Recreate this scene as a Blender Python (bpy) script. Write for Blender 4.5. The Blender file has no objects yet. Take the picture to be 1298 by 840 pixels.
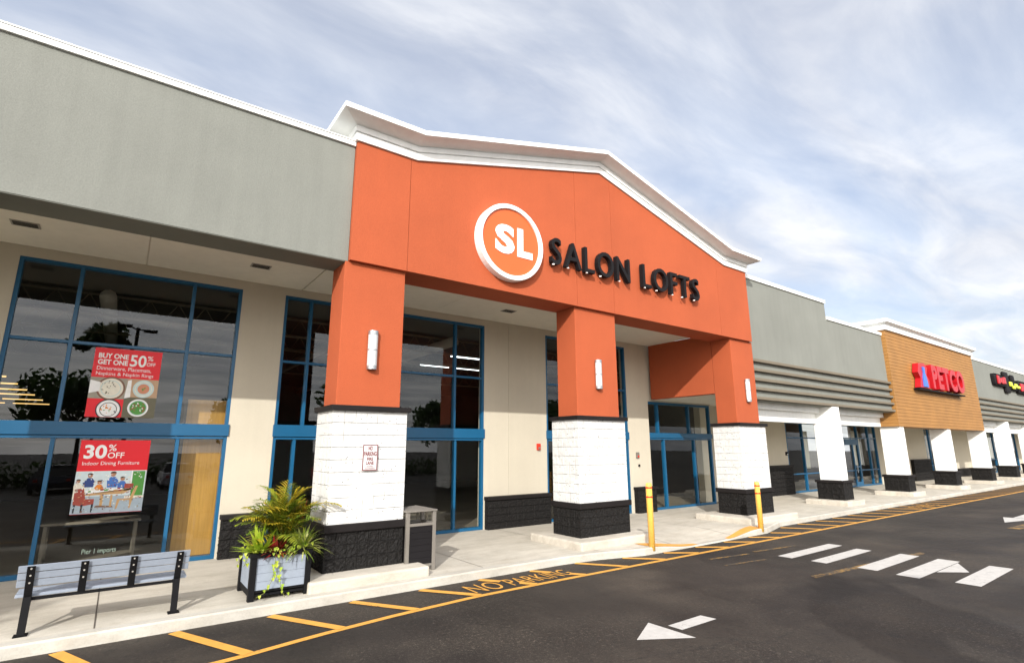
import bpy, bmesh, math, random
from mathutils import Vector, Matrix, noise
random.seed(7)
rad = math.radians
scene = bpy.context.scene
COL = scene.collection

# ---------------------------------------------------------------- materials
def new_mat(name):
    m = bpy.data.materials.new(name); m.use_nodes = True
    nt = m.node_tree; nt.nodes.clear()
    out = nt.nodes.new('ShaderNodeOutputMaterial')
    return m, nt, out

def N(nt, t, **kw):
    n = nt.nodes.new(t)
    for k, v in kw.items():
        if hasattr(n, k) and k not in n.inputs: setattr(n, k, v)
        else: n.inputs[k].default_value = v
    return n

def noise_node(nt, scale, detail=4, rough=.55, src='Position', stretch=None):
    if src == 'Position':
        g = nt.nodes.new('ShaderNodeNewGeometry'); vec = g.outputs['Position']
    else:
        g = nt.nodes.new('ShaderNodeTexCoord'); vec = g.outputs[src]
    if stretch:
        mp = nt.nodes.new('ShaderNodeMapping'); mp.inputs['Scale'].default_value = stretch
        nt.links.new(vec, mp.inputs['Vector']); vec = mp.outputs['Vector']
    t = N(nt, 'ShaderNodeTexNoise'); t.inputs['Scale'].default_value = scale
    t.inputs['Detail'].default_value = detail; t.inputs['Roughness'].default_value = rough
    nt.links.new(vec, t.inputs['Vector'])
    return t

def ramp(nt, fac, stops):
    r = nt.nodes.new('ShaderNodeValToRGB'); e = r.color_ramp.elements
    e[0].position, e[0].color = stops[0][0], (*stops[0][1], 1)
    e[1].position, e[1].color = stops[-1][0], (*stops[-1][1], 1)
    for p, c in stops[1:-1]:
        x = e.new(p); x.color = (*c, 1)
    nt.links.new(fac, r.inputs['Fac'])
    return r.outputs['Color']

def mixc(nt, fac, a, b, blend='MIX'):
    m = nt.nodes.new('ShaderNodeMix'); m.data_type = 'RGBA'; m.blend_type = blend
    for s, v in ((0, fac), (6, a), (7, b)):
        if hasattr(v, 'links') or isinstance(v, bpy.types.NodeSocket): nt.links.new(v, m.inputs[s])
        else: m.inputs[s].default_value = v if s == 0 else (*v, 1)
    return m.outputs[2]

def scale_c(c, k): return tuple(min(1, x * k) for x in c)

def surf(name, col, rough=.7, var=.12, vscale=1.5, bump=0, bscale=60, metal=0, spec=.4, streak=0, fine=0, dirt=None, src='Position', bdist=.004):
    """painted or mineral surface: large and fine tone variation, optional run-off streaks, bump"""
    m, nt, out = new_mat(name)
    p = N(nt, 'ShaderNodeBsdfPrincipled'); nt.links.new(p.outputs[0], out.inputs[0])
    p.inputs['Roughness'].default_value = rough; p.inputs['Metallic'].default_value = metal
    p.inputs['Specular IOR Level'].default_value = spec
    n1 = noise_node(nt, vscale, 5, .6, src)
    c = ramp(nt, n1.outputs[0], [(.3, scale_c(col, 1 - var)), (.7, scale_c(col, 1 + var))])
    if fine:
        n2 = noise_node(nt, bscale, 3, .6, src)
        f = ramp(nt, n2.outputs[0], [(.35, (1 - fine,) * 3), (.65, (1, 1, 1))])
        c = mixc(nt, 1.0, c, f, 'MULTIPLY')
    if streak:
        n3 = noise_node(nt, 1.0, 4, .6, src, (5, 5, .35))
        f = ramp(nt, n3.outputs[0], [(.35, (1 - streak,) * 3), (.6, (1, 1, 1))])
        c = mixc(nt, 1.0, c, f, 'MULTIPLY')
    if dirt:
        n4 = noise_node(nt, dirt[1], 6, .65, src)
        f = ramp(nt, n4.outputs[0], [(dirt[2], (0, 0, 0)), (dirt[2] + .12, (1, 1, 1))])
        c = mixc(nt, f, c, dirt[0])
    nt.links.new(c, p.inputs['Base Color'])
    if bump:
        nb = noise_node(nt, bscale, 6, .65, src)
        b = N(nt, 'ShaderNodeBump'); b.inputs['Strength'].default_value = bump; b.inputs['Distance'].default_value = bdist
        nt.links.new(nb.outputs[0], b.inputs['Height']); nt.links.new(b.outputs[0], p.inputs['Normal'])
    return m

def glass_mat(name, tint=(.90, .92, .89), boost=.9, base=.055):
    m, nt, out = new_mat(name)
    lw = N(nt, 'ShaderNodeLayerWeight'); lw.inputs['Blend'].default_value = .5
    fr = N(nt, 'ShaderNodeMath', operation='POWER'); nt.links.new(lw.outputs['Facing'], fr.inputs[0]); fr.inputs[1].default_value = 4.5
    mm = N(nt, 'ShaderNodeMath', operation='MULTIPLY_ADD'); mm.use_clamp = True
    nt.links.new(fr.outputs[0], mm.inputs[0]); mm.inputs[1].default_value = boost; mm.inputs[2].default_value = base
    t = N(nt, 'ShaderNodeBsdfTransparent'); t.inputs[0].default_value = (*tint, 1)
    g = N(nt, 'ShaderNodeBsdfGlossy'); g.inputs['Roughness'].default_value = .004; g.inputs['Color'].default_value = (.9, .93, .95, 1)
    nb = noise_node(nt, .5, 1, .5)
    b = N(nt, 'ShaderNodeBump'); b.inputs['Strength'].default_value = .12; b.inputs['Distance'].default_value = .02
    nt.links.new(nb.outputs[0], b.inputs['Height']); nt.links.new(b.outputs[0], g.inputs['Normal'])
    x = N(nt, 'ShaderNodeMixShader')
    nt.links.new(mm.outputs[0], x.inputs[0]); nt.links.new(t.outputs[0], x.inputs[1]); nt.links.new(g.outputs[0], x.inputs[2])
    nt.links.new(x.outputs[0], out.inputs[0])
    return m

def emit_mat(name, col, s):
    m, nt, out = new_mat(name)
    e = N(nt, 'ShaderNodeEmission'); e.inputs[0].default_value = (*col, 1); e.inputs[1].default_value = s
    nt.links.new(e.outputs[0], out.inputs[0]); return m

def leaf_mat(name, col, col2, trans=.35, rough=.45):
    m, nt, out = new_mat(name)
    n1 = noise_node(nt, 9, 2, .5)
    c = ramp(nt, n1.outputs[0], [(.38, col), (.62, col2)])
    p = N(nt, 'ShaderNodeBsdfPrincipled'); p.inputs['Roughness'].default_value = rough
    t = N(nt, 'ShaderNodeBsdfTranslucent'); x = N(nt, 'ShaderNodeMixShader'); x.inputs[0].default_value = trans
    nt.links.new(c, p.inputs['Base Color']); nt.links.new(c, t.inputs[0])
    nt.links.new(p.outputs[0], x.inputs[1]); nt.links.new(t.outputs[0], x.inputs[2]); nt.links.new(x.outputs[0], out.inputs[0])
    return m

def paint_mat(name, col, under, wear=.55):
    """road paint worn through in a fine broken pattern"""
    m, nt, out = new_mat(name)
    p = N(nt, 'ShaderNodeBsdfPrincipled'); p.inputs['Roughness'].default_value = .75
    nt.links.new(p.outputs[0], out.inputs[0])
    a = noise_node(nt, 13, 8, .8); b = noise_node(nt, 1.6, 3, .6)
    s = N(nt, 'ShaderNodeMath', operation='MULTIPLY_ADD'); nt.links.new(b.outputs[0], s.inputs[0]); s.inputs[1].default_value = .55
    nt.links.new(a.outputs[0], s.inputs[2])
    f = ramp(nt, s.outputs[0], [(wear + .42, (0, 0, 0)), (wear + .52, (1, 1, 1))])
    n1 = noise_node(nt, 6, 4, .6)
    c = ramp(nt, n1.outputs[0], [(.3, scale_c(col, .82)), (.7, col)])
    nt.links.new(mixc(nt, f, c, under), p.inputs['Base Color'])
    return m

def asphalt_mat():
    m, nt, out = new_mat('asphalt')
    p = N(nt, 'ShaderNodeBsdfPrincipled'); p.inputs['Roughness'].default_value = .8; p.inputs['Specular IOR Level'].default_value = .35
    nt.links.new(p.outputs[0], out.inputs[0])
    big = noise_node(nt, .22, 5, .6); mid = noise_node(nt, 1.1, 5, .65, 'Position', (1, .45, 1)); fine = noise_node(nt, 42, 5, .8)
    c = ramp(nt, big.outputs[0], [(.32, (.023, .019, .0155)), (.5, (.038, .0315, .0255)), (.68, (.062, .051, .040))])
    f = ramp(nt, mid.outputs[0], [(.3, (.52, .52, .53)), (.7, (1.12, 1.08, 1.03))])
    c = mixc(nt, 1, c, f, 'MULTIPLY')
    # pale aggregate where the surface is worn
    ag = ramp(nt, fine.outputs[0], [(.565, (0, 0, 0)), (.66, (1, 1, 1))])
    wm = noise_node(nt, .35, 3, .5, 'Position', (1, 1.4, 1))
    wf = ramp(nt, wm.outputs[0], [(.38, (.10,) * 3), (.60, (.9,) * 3)])
    k = N(nt, 'ShaderNodeMix'); k.data_type = 'RGBA'; k.blend_type = 'MULTIPLY'; k.inputs[0].default_value = 1
    nt.links.new(ag, k.inputs[6]); nt.links.new(wf, k.inputs[7])
    c = mixc(nt, k.outputs[2], c, (.19, .165, .13))
    vo = nt.nodes.new('ShaderNodeTexVoronoi'); vo.feature = 'DISTANCE_TO_EDGE'; vo.inputs['Scale'].default_value = .34
    gp = nt.nodes.new('ShaderNodeNewGeometry'); dn = noise_node(nt, 1.6, 5, .7)
    ad = N(nt, 'ShaderNodeVectorMath', operation='MULTIPLY_ADD'); nt.links.new(dn.outputs['Color'], ad.inputs[0]); ad.inputs[1].default_value = (.9, .9, .9); nt.links.new(gp.outputs['Position'], ad.inputs[2])
    nt.links.new(ad.outputs[0], vo.inputs['Vector'])
    cf = ramp(nt, vo.outputs['Distance'], [(.0, (.8,) * 3), (.008, (0, 0, 0))])
    cm = noise_node(nt, .16, 2, .5); cmr = ramp(nt, cm.outputs[0], [(.50, (0, 0, 0)), (.56, (1, 1, 1))])
    c = mixc(nt, mixc(nt, 1, cf, cmr, 'MULTIPLY'), c, (.012, .011, .010))
    oil = noise_node(nt, 1.9, 3, .55); c = mixc(nt, ramp(nt, oil.outputs[0], [(.68, (0, 0, 0)), (.76, (.6,) * 3)]), c, (.016, .015, .014))
    sp = noise_node(nt, 19, 4, .85)
    spk = ramp(nt, sp.outputs[0], [(.575, (0, 0, 0)), (.66, (1, 1, 1))])
    c = mixc(nt, mixc(nt, 1, spk, wf, 'MULTIPLY'), c, (.155, .132, .105))
    dpk = ramp(nt, sp.outputs[0], [(.36, (.45,) * 3), (.46, (1, 1, 1))]); c = mixc(nt, 1, c, dpk, 'MULTIPLY')
    dm = noise_node(nt, .42, 4, .55, 'Position', (.55, 1.2, 1))
    c = mixc(nt, 1, c, ramp(nt, dm.outputs[0], [(.40, (.58, .57, .60)), (.52, (1, 1, 1))]), 'MULTIPLY')
    # rusty ghost of old yellow lines
    rn = noise_node(nt, .9, 6, .7, 'Position', (.5, 1.6, 1))
    rf = ramp(nt, rn.outputs[0], [(.64, (0, 0, 0)), (.78, (.28,) * 3)])
    c = mixc(nt, rf, c, (.12, .075, .03))
    nt.links.new(c, p.inputs['Base Color'])
    b = N(nt, 'ShaderNodeBump'); b.inputs['Strength'].default_value = .55; b.inputs['Distance'].default_value = .006
    nt.links.new(fine.outputs[0], b.inputs['Height']); nt.links.new(b.outputs[0], p.inputs['Normal'])
    r = ramp(nt, mid.outputs[0], [(.3, (.62,) * 3), (.7, (.9,) * 3)]); nt.links.new(r, p.inputs['Roughness'])
    return m

def concrete_mat(name, col, stain=(.30, .26, .20)):
    m, nt, out = new_mat(name)
    p = N(nt, 'ShaderNodeBsdfPrincipled'); p.inputs['Roughness'].default_value = .85; p.inputs['Specular IOR Level'].default_value = .25
    nt.links.new(p.outputs[0], out.inputs[0])
    a = noise_node(nt, .7, 6, .62); b = noise_node(nt, 3.2, 6, .7, 'Position', (.35, 1.5, 1)); f = noise_node(nt, 48, 4, .75)
    c = ramp(nt, a.outputs[0], [(.28, scale_c(col, .84)), (.55, col), (.75, scale_c(col, 1.08))])
    c = mixc(nt, 1, c, ramp(nt, b.outputs[0], [(.3, (.80, .785, .76)), (.58, (1, 1, 1))]), 'MULTIPLY')
    c = mixc(nt, 1, c, ramp(nt, f.outputs[0], [(.3, (.86,) * 3), (.55, (1, 1, 1))]), 'MULTIPLY')
    d = noise_node(nt, 1.7, 8, .7)
    c = mixc(nt, ramp(nt, d.outputs[0], [(.53, (0, 0, 0)), (.74, (.5,) * 3)]), c, stain)
    sp = noise_node(nt, 14, 2, .5)
    c = mixc(nt, ramp(nt, sp.outputs[0], [(.76, (0, 0, 0)), (.80, (.55,) * 3)]), c, (.1, .09, .08))
    nt.links.new(c, p.inputs['Base Color'])
    bb = N(nt, 'ShaderNodeBump'); bb.inputs['Strength'].default_value = .35; bb.inputs['Distance'].default_value = .004
    nt.links.new(f.outputs[0], bb.inputs['Height']); nt.links.new(bb.outputs[0], p.inputs['Normal'])
    return m

def wood_mat(name, c1, c2, stretch, rough=.45):
    m, nt, out = new_mat(name)
    p = N(nt, 'ShaderNodeBsdfPrincipled'); p.inputs['Roughness'].default_value = rough
    nt.links.new(p.outputs[0], out.inputs[0])
    a = noise_node(nt, 6, 6, .65, 'Position', stretch); b = noise_node(nt, 1.3, 3, .5)
    c = ramp(nt, a.outputs[0], [(.3, c1), (.7, c2)])
    c = mixc(nt, 1, c, ramp(nt, b.outputs[0], [(.3, (.82,) * 3), (.7, (1, 1, 1))]), 'MULTIPLY')
    nt.links.new(c, p.inputs['Base Color']); return m

M = dict(
    gray=surf('gray_stucco', (.207, .214, .190), .9, .07, .55, .6, 42, streak=.05, fine=.10, bdist=.009),
    gray_dark=surf('gray_soffit', (.16, .165, .14), .9, .06, .9, .3, 60),
    orange=surf('orange_stucco', (.395, .083, .028), .85, .08, .5, .8, 45, streak=.02, fine=.08, bdist=.008),
    white=surf('white_trim', (.78, .79, .77), .55, .03, 1.2, .05, 40, streak=.05),
    wblock=surf('white_split_block', (.60, .60, .585), .8, .05, 4, .4, 90, fine=.10),
    grime_shade=surf('joint_grime_pit_shade', (.20, .195, .18), .9, .25, 14),  # dark joints, and the painted shade of small pits in the block faces
    black=surf('black_split_block', (.0125, .0115, .011), .62, .35, 30, 1.0, 60, fine=.45, spec=.18, bdist=.01),
    cap=surf('black_cap', (.012, .010, .010), .6, .15, 3, .2, 60, spec=.18),
    beige=surf('beige_stucco', (.53, .485, .39), .9, .05, .6, .35, 70, streak=.025, fine=.05),
    ceil=surf('soffit_board', (.70, .66, .56), .9, .05, .6, .1, 80, streak=.04),
    blue=surf('blue_frame', (.004, .088, .195), .38, .05, 2, 0, spec=.5),
    glass=glass_mat('window_glass'),
    side=concrete_mat('sidewalk_concrete', (.53, .495, .425)),
    kerb=concrete_mat('kerb_concrete', (.50, .475, .42), (.30, .27, .22)),
    plinth=concrete_mat('plinth_concrete', (.54, .50, .43)),
    asphalt=asphalt_mat(),
    yellow=paint_mat('yellow_road_paint', (.66, .33, .055), (.075, .058, .04), .47),
    rampy=paint_mat('ramp_paint', (.72, .33, .06), (.48, .42, .33), .52),
    wpaint=paint_mat('white_road_paint', (.50, .49, .465), (.055, .05, .045), .47),
    dark=surf('dark_metal', (.006, .006, .007), .6, .1, 4, spec=.14),
    plank=surf('blue_gray_plank', (.26, .30, .362), .55, .05, 5, .2, 25, fine=.06, src='Object'),
    bolt=surf('steel_bolt', (.75, .72, .66), .3, .02, 4, metal=.8),
    metal=surf('taupe_metal', (.17, .155, .135), .45, .05, 3, spec=.5),
    steel=surf('brushed_steel', (.42, .44, .45), .3, .06, 5, metal=.85),
    lens=surf('white_lamp_lens', (.50, .52, .52), .3, .02, 3),
    boll=surf('yellow_sleeve', (.80, .47, .09), .42, .04, 3, spec=.5, dirt=((.35, .2, .05), 5, .68)),
    red=surf('red_band', (.62, .03, .01), .5, .04, 3),
    letter=surf('charcoal_letter', (.010, .009, .010), .65, .08, 3, spec=.15),
    discface=surf('orange_sign_face', (.60, .105, .020), .35, .02, 2),
    wface=surf('white_sign_face', (.86, .86, .85), .35, .02, 2),
    signred=surf('red_sign_face', (.42, .008, .014), .35, .05, 2),
    signside=surf('red_sign_side', (.45, .02, .012), .4, .05, 2),
    signblue=surf('blue_sign_face', (.05, .16, .55), .35, .05, 2),
    lime=surf('lime_sign_face', (.62, .68, .04), .35, .05, 2),
    taupe=surf('taupe_ledge', (.16, .135, .098), .8, .06, 2),
    clad=wood_mat('wood_cladding', (.30, .140, .032), (.37, .18, .045), (.12, 3, 9), .6),
    panel=wood_mat('ochre_panel', (.36, .19, .04), (.50, .275, .065), (6, 3, .25)),
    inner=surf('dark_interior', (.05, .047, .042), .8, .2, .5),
    infloor=surf('interior_floor', (.20, .17, .13), .5, .15, .7),
    curtain=surf('pale_blind', (.62, .62, .55), .8, .05, 2),
    warm=emit_mat('warm_tube', (1, .62, .22), 1.1),
    cool=emit_mat('cool_tube', (.85, .95, 1), 3.5),
    maroon=surf('maroon_print', (.14, .004, .006), .5, .04, 4),
    signwhite=surf('sign_white', (.60, .60, .60), .4, .02, 4),
    posterred=surf('poster_red', (.78, .012, .022), .45, .03, 2),
    bark=surf('bark', (.10, .075, .05), .9, .25, 6, .8, 20),
    soil=surf('potting_soil', (.05, .035, .022), .95, .3, 20, .8, 60),
    vent=surf('vent_metal', (.30, .28, .24), .6, .05, 4),
)
def flat(name, c): return surf(name, c, .5, .06, 12)
P = {k: flat('print_' + k, v) for k, v in dict(cream=(.78, .74, .62), tan=(.50, .33, .20), brown=(.20, .10, .06), olive=(.14, .13, .08), pale=(.55, .68, .66), soup=(.60, .25, .14),
     green=(.08, .30, .05), black=(.02, .02, .03), orange=(.75, .25, .03), white=(.85, .85, .83), stone=(.34, .31, .24), sky=(.62, .72, .74), floor=(.36, .44, .50), navy=(.03, .06, .22),
     blue=(.06, .17, .50), skin=(.45, .22, .13), hair=(.05, .03, .02), rust=(.35, .06, .04), wood=(.55, .33, .14), decal=(.42, .55, .45)).items()}

# ---------------------------------------------------------------- mesh building
class MB:
    def __init__(s): s.v, s.f, s.m, s.mats, s.sm = [], [], [], [], False
    def mi(s, mat):
        if mat is None: return 0
        if mat not in s.mats: s.mats.append(mat)
        return s.mats.index(mat)
    def add(s, vs, fs, mat=None):
        o = len(s.v); s.v += [tuple(p) for p in vs]; k = s.mi(mat)
        for f in fs: s.f.append([i + o for i in f]); s.m.append(k)
        return s
    def box(s, x0, x1, y0, y1, z0, z1, mat=None, bev=0):
        if bev:
            bm = bmesh.new(); bmesh.ops.create_cube(bm, size=1)
            for v in bm.verts: v.co = ((x0 + x1) / 2 + v.co.x * (x1 - x0), (y0 + y1) / 2 + v.co.y * (y1 - y0), (z0 + z1) / 2 + v.co.z * (z1 - z0))
            bmesh.ops.bevel(bm, geom=bm.edges[:], offset=bev, segments=2, affect='EDGES', profile=.6)
            bm.verts.ensure_lookup_table(); bm.verts.index_update()
            s.add([v.co[:] for v in bm.verts], [[v.index for v in f.verts] for f in bm.faces], mat); bm.free(); return s
        v = [(x, y, z) for z in (z0, z1) for y in (y0, y1) for x in (x0, x1)]
        return s.add(v, [(0, 2, 3, 1), (4, 5, 7, 6), (0, 1, 5, 4), (2, 6, 7, 3), (0, 4, 6, 2), (1, 3, 7, 5)], mat)
    def prism(s, poly, y0, y1, mat=None):
        """polygon in XZ pushed along Y"""
        n = len(poly); v = [(x, y0, z) for x, z in poly] + [(x, y1, z) for x, z in poly]
        f = [list(range(n)), list(range(2 * n - 1, n - 1, -1))] + [((i + 1) % n, i, i + n, (i + 1) % n + n) for i in range(n)]
        return s.add(v, f, mat)
    def tube(s, pts, r, n=10, mat=None, cap=True):
        pts = [Vector(p) for p in pts]; rs = r if isinstance(r, (list, tuple)) else [r] * len(pts)
        o = len(s.v); vs = []; up = None
        for i, p in enumerate(pts):
            t = (pts[min(i + 1, len(pts) - 1)] - pts[max(i - 1, 0)]).normalized()
            if up is None: up = t.orthogonal().normalized()
            a = (up - t * up.dot(t)).normalized(); up = a; b = t.cross(a)
            for k in range(n):
                q = 2 * math.pi * k / n; vs.append(p + (a * math.cos(q) + b * math.sin(q)) * rs[i])
        fs = [(i * n + k, i * n + (k + 1) % n, (i + 1) * n + (k + 1) % n, (i + 1) * n + k) for i in range(len(pts) - 1) for k in range(n)]
        if cap: fs += [list(range(n - 1, -1, -1)), list(range((len(pts) - 1) * n, len(pts) * n))]
        return s.add(vs, fs, mat)
    def sweep(s, path, prof, mat=None, close=True):
        """path of (x,y,z) seen from above left to right along the street face; prof of (outward,up)"""
        n = len(path); norms = []
        for i in range(n):
            d = []
            for a, b in ((i - 1, i), (i, i + 1)):
                if a < 0 or b >= n: continue
                t = Vector((path[b][0] - path[a][0], path[b][1] - path[a][1]))
                t.normalize(); d.append(Vector((t.y, -t.x)))
            m = d[0] if len(d) == 1 else (d[0] + d[1]).normalized()
            k = 1 / max(.3, m.dot(d[0])); norms.append(m * k)
        vs = [(path[i][0] + norms[i].x * e, path[i][1] + norms[i].y * e, path[i][2] + h) for i in range(n) for e, h in prof]
        q = len(prof); fs = [(i * q + j, (i + 1) * q + j, (i + 1) * q + (j + 1) % q, i * q + (j + 1) % q) for i in range(n - 1) for j in range(q if close else q - 1)]
        if close: fs += [list(range(q - 1, -1, -1)), list(range((n - 1) * q, n * q))]
        return s.add(vs, fs, mat)
    def disc(s, c, r, n=28, y=None, mat=None, rz=None):
        x, z = c; rz = rz or r
        return s.add([(x + r * math.cos(2 * math.pi * k / n), y, z + rz * math.sin(2 * math.pi * k / n)) for k in range(n)], [list(range(n))], mat)
    def poly(s, pts, y, mat=None): return s.add([(a, y, b) for a, b in pts], [list(range(len(pts)))], mat)

def mesh_from(mb, name, mat, origin=(0, 0, 0), smooth=False):
    me = bpy.data.meshes.new(name); o = Vector(origin)
    me.from_pydata([Vector(v) - o for v in mb.v], [], mb.f)
    mats = mb.mats or [mat]
    for k in mats: me.materials.append(k)
    if mb.mats: me.polygons.foreach_set('material_index', mb.m)
    if smooth: me.polygons.foreach_set('use_smooth', [True] * len(me.polygons))
    bm = bmesh.new(); bm.from_mesh(me); bmesh.ops.recalc_face_normals(bm, faces=bm.faces[:]); bm.to_mesh(me); bm.free()
    me.update(); return me

def world_loc(o):
    p = Vector((0, 0, 0))
    while o is not None: p += o.location; o = o.parent
    return p

def obj(name, mb, mat=None, parent=None, smooth=False, label=None, at=None):
    """one mesh object; vertices are given in world metres"""
    base = Vector(at) if at is not None else (world_loc(parent) if parent else Vector((0, 0, 0)))
    o = bpy.data.objects.new(name, mesh_from(mb, name, mat, base, smooth))
    if parent: o.parent = parent; o.location = base - world_loc(parent)
    else: o.location = base
    COL.objects.link(o)
    if label: o['label'] = label
    return o
def tag(o, label=None, cat=None, group=None, kind=None):
    for k, v in (('label', label), ('category', cat), ('group', group), ('kind', kind)):
        if v: o[k] = v
    return o
def thing(name, loc, label, cat, group=None):
    o = bpy.data.objects.new(name, None); o.location = loc; o.empty_display_size = .2; COL.objects.link(o)
    return tag(o, label, cat, group)
def copy_tree(o, parent=None):
    c = o.copy(); COL.objects.link(c); c.parent = parent
    for ch in [x for x in o.children]: copy_tree(ch, c)
    return c
def structure(name, mb, mat=None, smooth=False): return tag(obj(name, mb, mat, None, smooth), kind='structure')

TXT = {}
def text_geo(s, offset=0, extrude=0):
    key = (s, offset, extrude)
    if key not in TXT:
        cu = bpy.data.curves.new('lettering', 'FONT'); cu.body = s; cu.offset = offset; cu.extrude = extrude; cu.resolution_u = 4
        ob = bpy.data.objects.new('lettering', cu); COL.objects.link(ob)
        bpy.context.view_layer.update()
        me = bpy.data.meshes.new_from_object(ob.evaluated_get(bpy.context.evaluated_depsgraph_get()))
        vs = [v.co.copy() for v in me.vertices]; fs = [list(p.vertices) for p in me.polygons]
        bpy.data.objects.remove(ob); bpy.data.curves.remove(cu); bpy.data.meshes.remove(me)
        x0 = min(v.x for v in vs); x1 = max(v.x for v in vs); y0 = min(v.y for v in vs); y1 = max(v.y for v in vs)
        TXT[key] = ([(v.x - x0, v.y - y0, v.z) for v in vs], fs, x1 - x0, y1 - y0)
    return TXT[key]
def put_text(mb, s, org, w=None, h=None, offset=0, depth=0, ux=(1, 0, 0), uy=(0, 0, 1), un=(0, -1, 0), mat=None, shear=0, align='l'):
    vs, fs, tw, th = text_geo(s, offset, .5 if depth else 0)
    sx = w / tw if w else h / th; sy = h / th if h else sx
    ux, uy, un, org = map(Vector, (ux, uy, un, org))
    off = {'l': 0, 'c': -tw * sx / 2, 'r': -tw * sx}[align]
    mb.add([org + ux * (x * sx + off + shear * y * sy) + uy * (y * sy) + un * (z * depth) for x, y, z in vs], fs, mat)

def rough_face(mb, p0, u, v, n, W, H, cw, ch, amp, joint, seed, step=.024, rowshift=0, mat=None, jw=.011, vj=.4, grime_shade=None, freq=9):
    """split-faced block wall: scored joints and broken faces as real relief"""
    u, v, n, p0 = map(Vector, (u, v, n, p0))
    def lines(L, c):
        s = set([0, L]); k = 0
        while k * step < L: s.add(min(L, k * step)); k += 1
        j = c
        while j < L - .02:
            for d in (-jw, -jw * .4, jw * .4, jw): s.add(j + d)
            j += c
        r = sorted(s); o = [r[0]]
        for a in r[1:]:
            if a - o[-1] > .0035: o.append(a)
        o[-1] = L; return o
    us, vs = lines(W, cw), lines(H, ch); pts = []
    def near(a, c, L):
        k = round(a / c)
        if k <= 0 or k * c > L - .02: return 1
        return abs(a - k * c)
    for b in vs:
        row = int(b / ch)
        for a in us:
            e = min(a, W - a, b, H - b)
            q = Vector((a * freq + seed * 17, b * freq, row * .37 + int(a / cw) * 1.7))
            d = noise.fractal(q, 1, 2, 4) * amp + abs(noise.noise(q * 3.1)) * amp * .7
            ja, jb = near(a, cw, W), near(b, ch, H)
            jd = min(ja, jb)
            if jd < jw: d = -max(joint * (1 - jb / jw), joint * vj * (1 - ja / jw)) + d * .2
            d *= min(1, e / .02)
            pts.append(p0 + u * a + v * b + n * d)
    k = len(us)
    if grime_shade is None:
        mb.add(pts, [(j * k + i, j * k + i + 1, (j + 1) * k + i + 1, (j + 1) * k + i) for j in range(len(vs) - 1) for i in range(k - 1)], mat); return
    clean, dark_faces = [], []
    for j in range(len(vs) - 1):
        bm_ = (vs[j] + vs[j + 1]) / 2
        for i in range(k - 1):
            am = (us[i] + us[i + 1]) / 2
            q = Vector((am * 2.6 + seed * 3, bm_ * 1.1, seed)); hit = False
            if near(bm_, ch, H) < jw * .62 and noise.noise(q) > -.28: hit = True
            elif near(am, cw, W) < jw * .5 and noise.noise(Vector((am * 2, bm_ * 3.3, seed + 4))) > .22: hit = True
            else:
                c_ = Vector(((am - bm_ * .7) * 34 + seed, (am * .7 + bm_) * 15, 3)); hit = noise.noise(c_) > .55 and noise.noise(Vector((am * 4, bm_ * 4, seed))) > -.05  # diagonal dark specks: shade of pits painted into the face colour
            (dark_faces if hit else clean).append((j * k + i, j * k + i + 1, (j + 1) * k + i + 1, (j + 1) * k + i))
    o_ = len(mb.v); mb.add(pts, clean, mat); kk = mb.mi(grime_shade)
    for f_ in dark_faces: mb.f.append([x_ + o_ for x_ in f_]); mb.m.append(kk)

def block_box(x0, x1, y0, y1, z0, z1, cw, ch, amp, joint, seed, back=True, step=.024, jw=.011, vj=.4, grime_shade=None, mat=None, freq=9):
    mb = MB()
    rough_face(mb, (x0, y0, z0), (1, 0, 0), (0, 0, 1), (0, -1, 0), x1 - x0, z1 - z0, cw, ch, amp, joint, seed, step, jw=jw, vj=vj, grime_shade=grime_shade, mat=mat, freq=freq)
    rough_face(mb, (x0, y1, z0), (0, -1, 0), (0, 0, 1), (-1, 0, 0), y1 - y0, z1 - z0, cw, ch, amp, joint, seed + 5, step, jw=jw, vj=vj, grime_shade=grime_shade, mat=mat, freq=freq)
    mb.add([(x1, y0, z0), (x1, y1, z0), (x1, y1, z1), (x1, y0, z1)], [(0, 1, 2, 3)], mat)
    mb.add([(x0, y1, z0), (x1, y1, z0), (x1, y1, z1), (x0, y1, z1)], [(0, 1, 2, 3)], mat)
    mb.add([(x0, y0, z1), (x1, y0, z1), (x1, y1, z1), (x0, y1, z1)], [(0, 1, 2, 3)], mat)
    return mb

# ---------------------------------------------------------------- ground
SW = .15
def kerb_y(x):
    pts = [(-40, 9.18), (8.6, 9.2), (10.2, 8.80), (12.9, 8.80), (15.6, 8.84), (17.2, 9.3), (30, 9.35), (95, 9.6)]
    for (a, ya), (b, yb) in zip(pts, pts[1:]):
        if x <= b: return ya + (yb - ya) * max(0, (x - a)) / (b - a)
    return pts[-1][1]
def ss(t): t = max(0, min(1, t)); return t * t * (3 - 2 * t)
def side_z(x, y):
    r = ss((x - 10.35) / 1.7) * (1 - ss((x - 13.55) / 1.6))
    return SW - .125 * r * (1 - ss((y - kerb_y(x) - .05) / 1.3))
road = MB(); road.add([(-250, -250, 0), (350, -250, 0), (350, 250, 0), (-250, 250, 0)], [(0, 1, 2, 3)])
structure('road', road, M['asphalt'])
xs = []
x = -24.
while x < 92: xs.append(x); x += .2 if 8 < x < 18 else 1.0
sw = MB(); ks = MB(); NT = 10
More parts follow.
